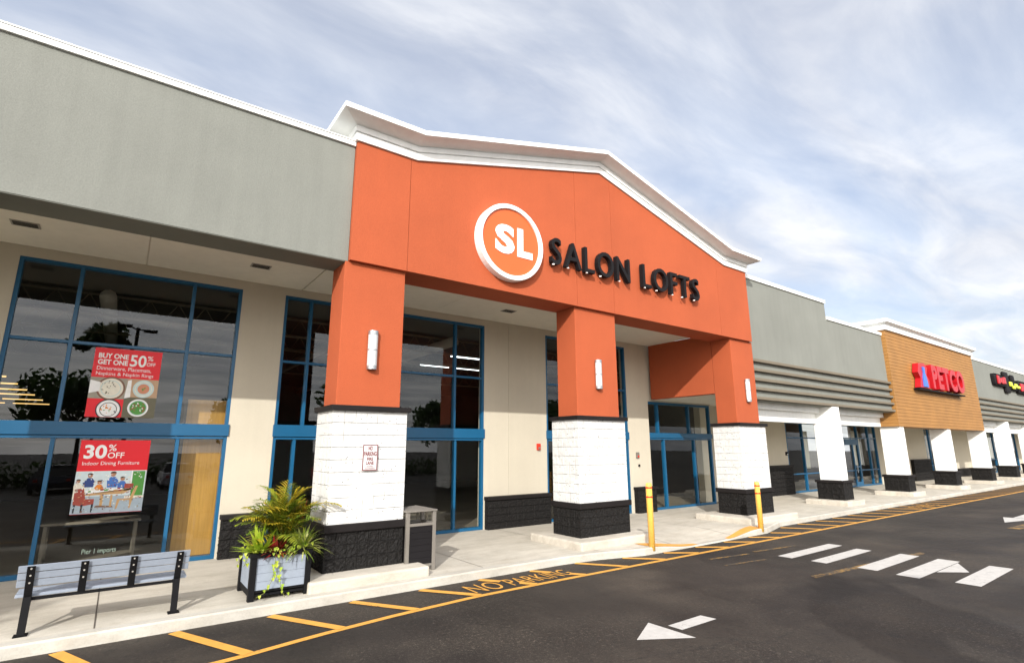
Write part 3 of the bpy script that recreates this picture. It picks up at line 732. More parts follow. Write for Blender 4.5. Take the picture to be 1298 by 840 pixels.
# soffit vents and wall boxes
def vent(x, y, z, l, sx=.2, sy=.14):
    t = thing('ceiling_vent', (x, y, z), l, 'vent', 'vents in the soffit')
    m = MB(); m.box(x - sx, x + sx, y - sy, y + sy, z - .012, z - .002); obj('frame', m, M['vent'], t)
    m = MB()
    for k in range(4): m.box(x - sx + .03, x + sx - .03, y - sy + .035 + k * .055, y - sy + .06 + k * .055, z - .018, z - .0125)
    obj('slot', m, M['dark'], t)
vent(-1.83, 12.19, 6.36, 'soffit vent at the far left above the wide blue window')
vent(2.04, 12.19, 6.36, 'soffit vent between the two large blue windows')
vent(8.75, 12.21, 6.36, 'soffit vent above the bare beige wall under the orange facade')
vent(11.3, 11.3, 6.36, 'small soffit vent right of the middle orange pier', .12, .1)
def wall_box(name, x, y, z, sx, sz, mat, l, cat, mat2=None):
    t = thing(name, (x, y, z), l, cat); m = MB(); m.box(x - sx, x + sx, y - .06, y, z - sz, z + sz, bev=.01); obj('housing', m, M[mat], t)
    if mat2: m = MB(); m.box(x - sx * .55, x + sx * .55, y - .075, y - .061, z - sz * .7, z - sz * .1, bev=.004); obj('cover', m, M[mat2], t)
wall_box('alarm_box', 10.86, WY, 2.48, .065, .10, 'red', 'small red alarm box on beige wall left of the middle pier', 'alarm box', 'metal')
wall_box('alarm_box', 15.54, WY, 2.17, .07, .105, 'metal', 'small gray and red box on beige wall left of the entrance', 'alarm box', 'red')
wall_box('switch_box', 15.6, WY, 1.80, .03, .04, 'dark', 'tiny dark switch box on beige wall below the gray box', 'switch box', 'metal')
wall_box('flood_lamp', 27.55, FW, 2.12, .09, .09, 'dark', 'small black lamp on the beige wall left of the far blue window', 'lamp', 'lens')

# ---------------------------------------------------------------- posters behind the big window
def poster_top():
    t = thing('sale_poster', (-.06, 13.60, 3.07), 'red sale poster with four plates of food, upper of the two in the wide window', 'poster')
    Y = 13.60; X0, X1 = -.63, .52
    m = MB(); m.box(X0, X1, Y, Y + .004, 3.08, 4.485); obj('sheet', m, M['posterred'], t)
    m = MB()
    put_text(m, 'BUY ONE', (X0 + .07, Y - .002, 4.275), w=.50, h=.105, offset=.03); put_text(m, 'GET ONE', (X0 + .07, Y - .002, 4.145), w=.50, h=.105, offset=.03)
    put_text(m, '50', (X0 + .60, Y - .002, 4.135), w=.285, h=.25, offset=.02); put_text(m, '%', (X0 + .90, Y - .002, 4.28), w=.10, h=.10, offset=.01); put_text(m, 'OFF', (X0 + .895, Y - .002, 4.165), w=.155, h=.075, offset=.01)
    obj('headline', m, P['white'], t); m = MB()
    put_text(m, 'Dinnerware, Placemats,', (X0 + .07, Y - .002, 4.02), w=.92, h=.09); put_text(m, 'Napkins & Napkin Rings', (X0 + .07, Y - .002, 3.945), w=.97, h=.09) if False else put_text(m, 'Napkins & Napkin Rings', (X0 + .07, Y - .002, 3.905), w=.97, h=.09)
    obj('caption', m, P['white'], t)
    m = MB(); xm = -.02
    def q(a, b, z0, z1, mat): m.poly([(a, z0), (b, z0), (b, z1), (a, z1)], Y - .0012, P[mat])
    q(X0, xm, 3.45, 3.88, 'stone'); q(xm, X1, 3.50, 3.88, 'tan'); q(xm - .02, X1, 3.08, 3.50, 'olive')
    for k, (c, r, mats) in enumerate([((-.28, 3.66), .24, [('brown', 1), ('cream', .86), ('pale', .70), ('cream', .64)]), ((.27, 3.68), .185, [('pale', 1), ('cream', .82), ('pale', .74), ('soup', .56)]),
                                      ((-.27, 3.235), .21, [('black', 1), ('white', .90), ('black', .68), ('white', .62)]), ((.22, 3.285), .18, [('white', 1), ('pale', .86), ('green', .78)])]):
        for j, (mm, s_) in enumerate(mats):
            pts = [(c[0] + r * s_ * math.cos(a * math.pi / 16), max(3.085, c[1] + r * s_ * math.sin(a * math.pi / 16))) for a in range(32)]
            m.poly(pts, Y - .0018 - .0007 * j, P[mm])
    rnd = random.Random(3)
    for c, r, cols, n_ in (((-.33, 3.68), .13, ('green', 'olive', 'stone'), 14), ((-.30, 3.25), .09, ('orange', 'orange', 'green'), 14), ((-.18, 3.18), .05, ('white', 'black'), 8), ((.22, 3.285), .12, ('rust', 'white', 'rust', 'green', 'white'), 26), ((.27, 3.68), .03, ('green',), 4)):
        for i in range(n_):
            a = rnd.uniform(0, 6.28); d = r * math.sqrt(rnd.random()); x_, z_ = c[0] + d * math.cos(a), c[1] + d * math.sin(a); s_ = rnd.uniform(.012, .03)
            b = rnd.uniform(0, 3); pts = [(x_ + s_ * math.cos(b + k * 1.57) * (1 if k % 2 else .5), max(3.085, z_ + s_ * math.sin(b + k * 1.57) * (1 if k % 2 else .5))) for k in range(4)]
            m.poly(pts, Y - .0052 - i * .00003, P[rnd.choice(cols)])
    m.poly([(-.04, 3.47), (.06, 3.50), (.05, 3.86), (-.01, 3.84)], Y - .0016, P['white']); m.poly([(X0, 3.55), (-.46, 3.60), (-.46, 3.78), (X0, 3.82)], Y - .0058, P['white'])
    obj('food_picture', m, None, t)
def poster_low():
    t = thing('sale_poster', (-.04, 13.60, 1.22), 'red sale poster with a picture of people around a dining table, lower of the two', 'poster')
    Y = 13.60; X0, X1 = -.61, .53
    m = MB(); m.box(X0, X1, Y, Y + .004, 1.22, 2.625); obj('sheet', m, M['posterred'], t)
    m = MB()
    put_text(m, '30', (X0 + .07, Y - .002, 2.265), w=.36, h=.27, offset=.03); put_text(m, '%', (X0 + .45, Y - .002, 2.41), w=.13, h=.13, offset=.01); put_text(m, 'OFF', (X0 + .45, Y - .002, 2.27), w=.27, h=.115, offset=.01)
    obj('headline', m, P['white'], t); m = MB()
    m = MB(); st = [0]; put_text(m, 'Indoor Dining Furniture', (X0 + .07, Y - .002, 2.12), w=.92, h=.09, mat=P['white'])
    def pg(pts, mat): st[0] += 1; m.poly([(X0 + a * (X1 - X0), 1.225 + b * .80) for a, b in pts], Y - .001 - st[0] * .00005, P[mat])
    def rc(a, b, c, d, mat): pg([(a, c), (b, c), (b, d), (a, d)], mat)
    rc(0, 1, .38, 1, 'sky'); rc(0, 1, 0, .40, 'floor')
    for a in (.22, .50, .78): rc(a, a + .015, .4, 1, 'white')
    rc(0, .16, .35, .66, 'cream'); rc(.80, .98, .36, .98, 'green'); rc(.84, .94, .40, .9, 'green'); rc(.72, 1, .33, .38, 'cream')
    def man(x, z, top, hair='hair', s=1):
        pg([(x - .06 * s, z), (x + .06 * s, z), (x + .07 * s, z + .14 * s), (x + .03 * s, z + .22 * s), (x - .03 * s, z + .22 * s), (x - .07 * s, z + .14 * s)], top)
        pg([(x + .035 * s * math.cos(k), z + .27 * s + .045 * s * math.sin(k)) for k in [i * .5236 for i in range(12)]], 'skin')
        pg([(x + .04 * s * math.cos(k), z + .295 * s + .04 * s * math.sin(k)) for k in [i * .5236 for i in range(7)]], hair)
    man(.20, .62, 'navy'); man(.52, .60, 'blue', s=1.15); man(.34, .48, 'orange', s=.9); man(.66, .54, 'blue', s=.95); man(.05, .55, 'cream', s=.8)
    pg([(.12, .46), (.80, .52), (.84, .60), (.42, .56), (.14, .54)], 'white'); pg([(.16, .42), (.70, .44), (.84, .57), (.80, .52), (.4, .49), (.16, .46)], 'wood')
    for i in range(14): 
        a = .2 + (i * .37 % 1) * .5; rc(a, a + .04, .50 + (i * .61 % 1) * .06, .535 + (i * .61 % 1) * .06, ('green', 'rust', 'wood', 'cream')[i % 4])
    rc(.38, .42, .16, .44, 'wood'); pg([(.30, .14), (.58, .12), (.56, .16), (.34, .18)], 'brown'); rc(.52, .55, .14, .42, 'wood')
    pg([(0.02, .22), (.02, .58), (.14, .60), (.18, .34), (.30, .34), (.30, .22), (.14, .18)], 'rust'); pg([(.05, .30), (.05, .54), (.12, .55), (.14, .33)], 'maroon' if 'maroon' in P else 'rust')
    for a in (.03, .13, .27): pg([(a, .03), (a + .02, .03), (a + .03, .22), (a, .22)], 'black')
    pg([(.62, .32), (.80, .32), (.86, .62), (.90, .62), (.84, .30), (.82, .08), (.80, .08), (.80, .28), (.66, .28), (.63, .08), (.61, .08)], 'wood')
    rc(.70, .83, .56, .68, 'rust')
    rd = random.Random(5)
    for i in range(230):
        a, b = rd.uniform(.01, .96), rd.uniform(.02, .94)
        pal = ('white', 'sky', 'pale', 'cream') if b > .78 else ('green', 'olive', 'green', 'pale') if a > .80 and b > .4 else ('wood', 'brown', 'cream', 'rust', 'skin', 'navy', 'white', 'stone') if b > .4 else ('floor', 'stone', 'sky', 'brown') if b < .2 else ('wood', 'floor', 'rust', 'brown', 'cream')
        w_, h_ = rd.uniform(.006, .028), rd.uniform(.008, .035)
        pg([(a, b), (a + w_, b + rd.uniform(-.01, .01)), (a + w_ * rd.uniform(.6, 1.2), b + h_), (a + rd.uniform(-.006, .006), b + h_ * .9)], rd.choice(pal))
    obj('dining_picture', m, None, t)
poster_top(); poster_low()
m = MB(); put_text(m, 'Pier 1 imports', (-.33, 13.612, .455), w=.53, h=.115, offset=.004)
tag(obj('window_decal', m, P['decal']), 'pale green Pier 1 imports lettering low on the wide window glass', 'decal')
t = thing('display_board', (1.5, 14.0, SW), 'ochre wood display panel standing behind the right panes of the wide window', 'panel')
m = MB(); m.box(1.14, 2.35, 13.98, 14.04, .2, 3.54); obj('board', m, M['panel'], t)
m = MB(); m.box(1.08, 1.14, 13.97, 14.05, .16, 3.5); m.box(1.0, 2.38, 13.95, 14.07, SW + .004, .2); obj('edge_frame', m, M['inner'], t)

# lamps and a few furnishings inside
def strip(x, y, z, L, mat, l, grp, rot=0):
    t = thing('ceiling_light', (x, y, z), l, 'ceiling light', grp)
    m = MB(); m.box(x - L / 2, x + L / 2, y - .035, y + .035, z, z + .035); obj('tube', m, M[mat], t)
    m = MB(); m.box(x - L / 2, x + L / 2, y - .09, y + .09, z + .036, z + .09); obj('housing', m, M['inner'], t)
for i, x in enumerate((-7.0, -4.6, -3.2)):
    for y in (19, 21, 23, 25, 27.5, 30): strip(x, y, 4.3, 1.15, 'warm', 'warm lit tube light hanging inside the gray storefront', 'warm tube lights inside the gray storefront')
for x in (10.2, 11.8):
    for y in (17, 19.5, 22): strip(x, y, 5.75, 1.3, 'cool', 'white tube light hanging inside the orange storefront', 'white tube lights inside the orange storefront')
def joist(y, xa, xb, bld):
    m = MB(); m.tube([(xa, y, 6.05), (xb, y, 6.05)], .035, 5); m.tube([(xa, y, 5.55), (xb, y, 5.55)], .03, 5)
    k = xa
    while k < xb - .5: m.tube([(k, y, 6.05), (k + .3, y, 5.55), (k + .6, y, 6.05)], .014, 4); k += .6
    obj('ceiling_joist', m, M['taupe'], bld)
for y in (15.6, 18.0, 20.5, 23.5): joist(y, -8.8, 2.3, A); joist(y, 2.6, 21.8, B)
for x in (-5.5, -.6, 5.2, 8.2):
    m = MB(); m.tube([(x, 14.4, 5.75), (x, 33, 5.75)], .16, 10); obj('air_duct', m, M['vent'], A if x < 2 else B, True)
def table(x, y, w, d, h, mat, l, g=None):
    t = thing('display_table', (x, y, SW), l, 'table', g)
    m = MB(); m.box(x - w / 2, x + w / 2, y - d / 2, y + d / 2, h - .05, h, bev=.008); obj('table_top', m, M[mat], t)
    for sx in (-1, 1):
        for sy in (-1, 1):
            m = MB(); m.box(x + sx * (w / 2 - .08) - .03, x + sx * (w / 2 - .08) + .03, y + sy * (d / 2 - .08) - .03, y + sy * (d / 2 - .08) + .03, SW + .004, h - .05); obj('leg', m, M[mat], t)
table(-.25, 15.3, 1.7, .8, .95, 'infloor', 'wooden table standing inside behind the lower poster')
table(7.2, 15.6, 1.5, .8, .62, 'infloor', 'low brown table inside the window left of the bare beige wall')

# ---------------------------------------------------------------- street furniture
def bench():
    t = thing('park_bench', (.1, 9.7, SW), 'pale blue-gray plank bench with black straps, its back to the road', 'bench')
    xs_ = (-.715, -.172, .372, .925)
    for k in range(3):
        z0 = .72 + k * .094; yb = 9.655 - k * .032
        m = MB(); m.box(-.845, 1.05, -.019, .019, 0, .089, bev=.005)
        m.v = [(x, yb + y - .32 * z, z0 + z * .95) for x, y, z in m.v]; obj('back_plank', m, M['plank'], t)
    for k in range(4):
        m = MB(); m.box(-.845, 1.05, 9.70 + k * .105, 9.795 + k * .105, .585, .622, bev=.005); obj('seat_plank', m, M['plank'], t)
    for x in xs_:
        m = MB(); m.box(x - .042, x + .042, -.006, .006, 0, .40, bev=.003); m.v = [(a, 9.628 + b - .335 * (c - .08), .585 + c) for a, b, c in m.v]
        m.box(x - .03, x + .03, 9.66, 10.12, .545, .583)
        s_ = obj('strap', m, M['dark'], t)
        bt = MB()
        for z in (.775, .868, .955):
            y_ = 9.628 - .335 * (z - .665) - .010; bt.tube([(x, y_ - .004, z), (x, y_ + .004, z)], .011, 10)
        obj('bolt', bt, M['bolt'], s_)
    m = MB(); m.box(-.75, .96, 9.665, 9.69, .545, .583); obj('rail', m, M['dark'], t)
    for x in (xs_[0], xs_[3]):
        m = MB(); v = []
        for (y, z) in ((9.60, SW + .012), (9.625, .35), (9.65, .60)): v.append((y, z))
        for (ya, za), (yb, zb) in zip(v, v[1:]):
            m.add([(x - .04, ya - .03, za), (x + .04, ya - .03, za), (x + .04, ya + .03, za), (x - .04, ya + .03, za), (x - .04, yb - .03, zb), (x + .04, yb - .03, zb), (x + .04, yb + .03, zb), (x - .04, yb + .03, zb)], [(0, 1, 5, 4), (1, 2, 6, 5), (2, 3, 7, 6), (3, 0, 4, 7)])
        m.tube([(x, 9.62, SW + .02), (x, 9.80, .36), (x, 10.05, .545)], .022, 8)
        l = obj('leg', m, M['dark'], t)
        f_ = MB(); f_.box(x - .07, x + .07, 9.53, 9.67, SW + .002, SW + .014); obj('foot_plate', f_, M['dark'], l)
bench()

def planter():
    t = thing('planter_box', (2.34, 9.98, SW), 'blue-gray square planter with black metal corners, beside the white block pier', 'planter')
    x0, x1, y0, y1, z0, z1 = 1.88, 2.80, 9.49, 10.41, SW + .01, .845
    for x in (x0, x1 - .09):
        for y in (y0, y1 - .09):
            m = MB(); m.box(x, x + .09, y, y + .09, SW + .003, z1 - .07, bev=.006); obj('post', m, M['dark'], t)
    m = MB(); m.box(x0 - .01, x1 + .01, y0 - .01, y0 + .1, z1 - .07, z1, bev=.006); m.box(x0 - .01, x1 + .01, y1 - .1, y1 + .01, z1 - .07, z1, bev=.006)
    m.box(x0 - .01, x0 + .1, y0 + .1, y1 - .1, z1 - .0705, z1 - .0005); m.box(x1 - .1, x1 + .01, y0 + .1, y1 - .1, z1 - .0705, z1 - .0005)
    obj('top_rim', m, M['dark'], t)
    for a, b, c_, d_ in ((x0 + .09, x1 - .09, y0 + .02, y0 + .06), (x0 + .09, x1 - .09, y1 - .06, y1 - .02)):
        m = MB(); m.box(a, b, c_, d_, z0 + .09, z0 + .135)
        m.box(a, b, c_, d_, SW + .06, SW + .12, bev=.004); obj('bottom_rail', m, M['dark'], t)
        m = MB()
        for k in range(4): m.box(a, b, c_ + .008, d_ - .008, .30 + k * .121, .418 + k * .121, bev=.002)
        obj('panel', m, M['plank'], t)
    for a, b in ((x0 + .02, x0 + .06), (x1 - .06, x1 - .02)):
        m = MB(); m.box(a, b, y0 + .09, y1 - .09, SW + .06, .298, bev=.004); obj('bottom_rail', m, M['dark'], t)
        m = MB()
        for k in range(4): m.box(a + .008, b - .008, y0 + .09, y1 - .09, .30 + k * .121, .418 + k * .121, bev=.002)
        obj('panel', m, M['plank'], t)
    m = MB(); m.box(x0 + .07, x1 - .07, y0 + .07, y1 - .07, .2, z1 - .06); obj('soil', m, M['soil'], t)
planter()

def trash():
    t = thing('trash_can', (4.94, 10.08, SW), 'dark slatted trash can with a taupe frame and hooded top, beside the white block pier', 'trash can')
    x0, x1, y0, y1, zt = 4.62, 5.25, 9.79, 10.37, 1.24
    for x in (x0, x1 - .07):
        for y in (y0, y1 - .07):
            m = MB(); m.box(x, x + .07, y, y + .07, SW + .003, zt, bev=.008); obj('post', m, M['metal'], t)
    m = MB(); m.box(x0 - .015, x1 + .015, y0 - .015, y1 + .015, zt, zt + .03, bev=.006)
    m.add([(x0 - .01, y0 - .01, zt + .031), (x1 + .01, y0 - .01, zt + .031), (x1 + .01, y1 + .01, zt + .031), (x0 - .01, y1 + .01, zt + .031), ((x0 + x1) / 2, (y0 + y1) / 2, zt + .10)], [(0, 1, 4), (1, 2, 4), (2, 3, 4), (3, 0, 4)])
    obj('hood', m, M['metal'], t)
    m = MB()
    for z0, z1 in ((.98, 1.03), (.24, .28)):
        m.box(x0 + .07, x1 - .07, y0 + .005, y0 + .06, z0, z1); m.box(x0 + .07, x1 - .07, y1 - .06, y1 - .005, z0, z1); m.box(x0 + .005, x0 + .06, y0 + .07, y1 - .07, z0, z1); m.box(x1 - .06, x1 - .005, y0 + .07, y1 - .07, z0, z1)
    obj('rail', m, M['metal'], t)
    for k, (a, b, c_, d_) in enumerate(((x0 + .07, x1 - .07, y0 + .02, y0 + .045), (x0 + .07, x1 - .07, y1 - .045, y1 - .02), (x0 + .02, x0 + .045, y0 + .07, y1 - .07), (x1 - .045, x1 - .02, y0 + .07, y1 - .07))):
        m = MB()
        for i in range(6): m.box(a, b, c_, d_, .283 + i * .1155, .283 + i * .1155 + .112, bev=.003)
        obj('panel', m, M['letter'], t)
    m = MB(); m.box(x0 + .1, x1 - .1, y0 + .1, y1 - .1, .26, .97); obj('liner', m, M['dark'], t)
trash()

def bollard(x, y, l, z, top=1.60):
    t = thing('bollard', (x, y, z), l, 'bollard', 'yellow bollards beside the ramp')
    m = MB(); r = .074
    m.tube([(x, y, z - .03), (x, y, top - .04), (x, y, top - .01), (x, y, top + .006), (x, y, top + .01)], [r, r, r * .94, r * .7, .01], 24); obj('sleeve', m, M['boll'], t, True)
    for zz in (top - .10, top - .315):
        m = MB(); m.tube([(x, y, zz - .018), (x, y, zz + .018)], r + .005, 24); obj('band', m, M['red'], t, True)
bollard(10.52, 8.86, 'yellow bollard with red bands, left of the ramp, before the middle block pier', .10)
bollard(15.36, 8.89, 'yellow bollard with red bands, right of the ramp, before the right block pier', .09, 1.44)

# ---------------------------------------------------------------- planting
G = dict(
    frond=[leaf_mat('palm_green', (.16, .23, .018), (.32, .36, .03)), leaf_mat('palm_yellow', (.36, .32, .02), (.52, .38, .03)), leaf_mat('palm_dark', (.09, .16, .016), (.20, .26, .025))],
    lime=leaf_mat('lime_leaf', (.25, .38, .02), (.42, .52, .05)), varieg=leaf_mat('variegated_leaf', (.20, .30, .04), (.55, .55, .20)),
    red=leaf_mat('croton_leaf', (.10, .008, .010), (.28, .025, .018)), pink=leaf_mat('cordyline_leaf', (.55, .05, .07), (.42, .08, .03)),
    ivy=leaf_mat('trailing_leaf', (.30, .44, .02), (.50, .56, .06)), dark=leaf_mat('undergrowth_leaf', (.07, .13, .015), (.14, .20, .03)),
    tree=leaf_mat('tree_leaf', (.030, .07, .014), (.07, .12, .025)), stem=surf('green_stem', (.16, .17, .03), .6, .2, 8))
def blade(mb, p, d, up, L, w, droop=.4, n=4, mat=None, fold=.0):
    """one tapering strap leaf bending down under its weight"""
    d = d.normalized(); s = d.cross(up).normalized() if abs(d.dot(up)) < .99 else d.orthogonal().normalized(); vs = []; q = Vector(p)
    for i in range(n + 1):
        t = i / n; ww = w * (math.sin(math.pi * min(1, .18 + t * .82)) ** .8) * (1 if t < 1 else .05)
        vs += [q - s * ww, q + s * ww]; q = q + d * (L / n); d = (d + Vector((0, 0, -droop / n))).normalized()
    mb.add(vs, [(2 * i, 2 * i + 1, 2 * i + 3, 2 * i + 2) for i in range(n)], mat)
def palm():
    rnd = random.Random(5); c = Vector((2.42, 10.02, .80))
    t = thing('areca_palm', c, 'bushy palm with green and golden fronds growing in the planter', 'palm')
    for i in range(7):
        a = rnd.uniform(0, 6.28); r = rnd.uniform(.03, .15); p = c + Vector((r * math.cos(a), r * math.sin(a), 0))
        m = MB(); m.tube([p, p + Vector((rnd.uniform(-.05, .05), rnd.uniform(-.05, .05), .5))], [.018, .01], 6, G['stem']); obj('stem', m, None, t, True)
    for i in range(62):
        a = i * 2.4 + rnd.uniform(-.3, .3); el = rnd.uniform(.4, 1.4); L = rnd.uniform(.6, .92) * (.8 + .25 * math.cos(el))
        d = Vector((math.cos(a) * math.cos(el), math.sin(a) * math.cos(el), math.sin(el))); p = c + Vector((rnd.uniform(-.12, .12), rnd.uniform(-.12, .12), rnd.uniform(.1, .45)))
        if d.y > .5 and rnd.random() < .4: continue
        mat = G['frond'][rnd.choices((0, 1, 2), (5, 6, 2))[0] if d.y < .3 else rnd.choice((0, 2))]
        m = MB(); n = 18; q = p.copy(); pts = []; dirs = []
        for k in range(n + 1):
            pts.append(q.copy()); dirs.append(d.copy()); q = q + d * (L / n); d = (d + Vector((0, 0, -2.3 / n * (k / n) ** .8))).normalized()
        m.tube(pts, [.007 * (1 - .8 * k / n) for k in range(n + 1)], 5, mat)
        for k in range(3, n + 1):
            tt = k / n; ll = .30 * math.sin(math.pi * (.12 + .85 * tt)) ** .7 * rnd.uniform(.85, 1.1)
            for sgn in (-1, 1):
                sd = dirs[k].cross(Vector((0, 0, 1))); sd = sd.normalized() if sd.length > .05 else Vector((1, 0, 0))
                ld = (sd * sgn * .8 + dirs[k] * .62 + Vector((0, 0, rnd.uniform(-.05, .22)))).normalized()
                blade(m, pts[k], ld, Vector((0, 0, 1)), ll, .014, rnd.uniform(.3, 1.0), 3, mat)
        obj('frond', m, None, t)
palm()
def tuft(name, c, n, L, w, mat, label, cat, seed, el=(.3, 1.3), droop=.7, az=(0, 6.28), mats=None):
    rnd = random.Random(seed); m = MB()
    for i in range(n):
        a = rnd.uniform(*az); e = rnd.uniform(*el); d = Vector((math.cos(a) * math.cos(e), math.sin(a) * math.cos(e), math.sin(e)))
        blade(m, Vector(c) + Vector((rnd.uniform(-.05, .05), rnd.uniform(-.05, .05), 0)), d, Vector((0, 0, 1)), L * rnd.uniform(.6, 1.1), w * rnd.uniform(.7, 1.1), droop, 5, (mats or [mat])[i % len(mats or [mat])])
    return tag(obj(name, m, None, None, at=c), label, cat)
tuft('bromeliad', (2.02, 9.68, .80), 36, .50, .036, G['lime'], 'lime green bromeliad with broad strap leaves at the left of the planter', 'plant', 3, (.25, 1.35), .35, (1.6, 5.6))
tuft('red_foliage_plant', (2.25, 9.60, .80), 110, .30, .020, G['red'], 'low dark red leafy plant at the front of the planter', 'plant', 4, (.1, 1.4), .9)
tuft('pink_spike_plant', (2.72, 10.0, 1.28), 16, .32, .016, G['pink'], 'pink red spiky leaves rising above the right side of the palm', 'plant', 8, (.6, 1.5), .3)
tuft('grassy_plant', (2.66, 9.62, .78), 130, .52, .012, G['varieg'], 'cream and green grassy plant at the right of the planter', 'plant', 6, (.3, 1.45), 1.5, mats=[G['varieg'], G['frond'][2], G['varieg'], G['frond'][0]])
tuft('leafy_undergrowth', (2.36, 9.9, .80), 160, .50, .02, G['dark'], 'dark green leaves under the palm in the middle of the planter', 'plant', 9, (.2, 1.5), .8)
def heart(mb, p, n, s, mat):
    n = n.normalized(); u = n.cross(Vector((0, 0, 1))); u = u.normalized() if u.length > .1 else Vector((1, 0, 0)); v = u.cross(n)
    prof = [(0, .55), (.35, .75), (.6, .45), (.45, 0), (.15, -.45), (0, -.8), (-.15, -.45), (-.45, 0), (-.6, .45), (-.35, .75)]
    mb.add([Vector(p)] + [Vector(p) + u * (a * s) + v * (b * s) + n * (abs(a) * .25 * s) for a, b in prof], [(0, i + 1, (i + 1) % 10 + 1) for i in range(10)], mat)
def ivy():
    rnd = random.Random(11); t = thing('trailing_vine', (2.3, 9.5, .84), 'lime trailing vine hanging over the front rim of the planter', 'vine')
    st, lf = MB(), MB()
    runs = [[(2.27, 9.6, .86), (2.28, 9.46, .86), (2.29, 9.45, .7), (2.31, 9.44, .5), (2.33, 9.43, .32), (2.40, 9.40, .17)], [(2.25, 9.6, .86), (2.23, 9.46, .85), (2.22, 9.44, .6), (2.19, 9.44, .42), (2.10, 9.43, .27), (1.98, 9.42, .22)],
            [(2.45, 9.6, .86), (2.46, 9.47, .86), (2.50, 9.45, .76)], [(1.98, 9.62, .86), (1.87, 9.62, .86), (1.84, 9.60, .75), (1.80, 9.6, .66)], [(1.95, 9.9, .86), (1.85, 9.92, .86), (1.80, 9.95, .72), (1.76, 9.9, .62)], [(1.9, 9.55, .86), (2.6, 9.52, .87), (2.78, 9.55, .87)], [(1.92, 9.6, .87), (1.93, 10.2, .87)]]
    for r in runs:
        st.tube(r, .004, 5, G['stem'], False)
        for (a, b) in zip(r, r[1:]):
            a, b = Vector(a), Vector(b); k = max(2, int((b - a).length / .045))
            for i in range(k):
                p = a.lerp(b, (i + rnd.random()) / k) + Vector((rnd.uniform(-.05, .05), rnd.uniform(-.045, .0), rnd.uniform(-.03, .04)))
                heart(lf, p, Vector((rnd.uniform(-.6, .5), -1, rnd.uniform(.1, .9))), rnd.uniform(.028, .05), G['ivy'])
    obj('stem', st, None, t); obj('leaf', lf, None, t)
ivy()

# ---------------------------------------------------------------- parking lot behind the camera (seen in the glass, casting the shadows on the road)
def tree(x, y, h, r, seed, label, group='trees across the parking lot', leaves=2600, trunk_r=.16, crown_z=None, flat_=.8, ls=.16):
    rnd = random.Random(seed); t = thing('tree', (x, y, 0), label, 'tree', group)
    m = MB(); b = Vector((x, y, -.05)); fork = h - r * 1.3
    m.tube([b, b + Vector((.05, .03, fork * .5)), b + Vector((0, .08, fork))], [trunk_r * 1.2, trunk_r, trunk_r * .75], 10)
    cl = []
    for i in range(9):
        a = i * 2.4; rr = r * rnd.uniform(.35, .75); c = Vector((x + rr * math.cos(a), y + rr * math.sin(a), h - r * flat_ + rnd.uniform(-.45, .5) * r * flat_))
        m.tube([b + Vector((0, .08, fork)), (b + Vector((0, .08, fork))).lerp(c, .5) + Vector((0, 0, .15 * r)), c], [trunk_r * .5, trunk_r * .3, .02], 6); cl.append((c, r * rnd.uniform(.35, .55)))
    obj('trunk', m, M['bark'], t, True)
    m = MB()
    for i in range(leaves):
        c, cr = rnd.choice(cl); d = Vector((rnd.gauss(0, 1), rnd.gauss(0, 1), rnd.gauss(0, .8))); d = d / max(.01, d.length) * cr * rnd.random() ** .4
        p = c + d; u = Vector((rnd.uniform(-1, 1), rnd.uniform(-1, 1), rnd.uniform(-1, 1))).normalized(); v = u.orthogonal().normalized(); s_ = ls * rnd.uniform(.6, 1.3)
        m.add([p - u * s_, p + v * s_ * .5, p + u * s_, p - v * s_ * .5], [(0, 1, 2, 3)], G['tree'])
    obj('crown', m, None, t)
tree(-1.3, -8.0, 9.2, 1.15, 1, 'slim tree in the lot behind the camera, its crown shading the road', 'trees shading the road', 2300, .07, ls=.15)
tree(-16.6, -3.5, 11.4, 1.6, 2, 'tall tree left of the camera, its crown shading the paving at the bench', 'trees shading the road', 2300, .10, ls=.17)
for i, (x, y, h, r) in enumerate(((-26, -22, 8, 3.2), (-12, -27, 7, 2.8), (-3, -30, 9, 3.6), (9, -28, 7.5, 3), (19, -26, 9, 3.8), (31, -30, 8, 3.4), (44, -27, 9, 3.6), (-40, -30, 9, 4), (58, -30, 9, 4))):
    tree(x, y, h, r, 20 + i, 'leafy tree across the parking lot, seen only as a reflection', leaves=1700, ls=.34)
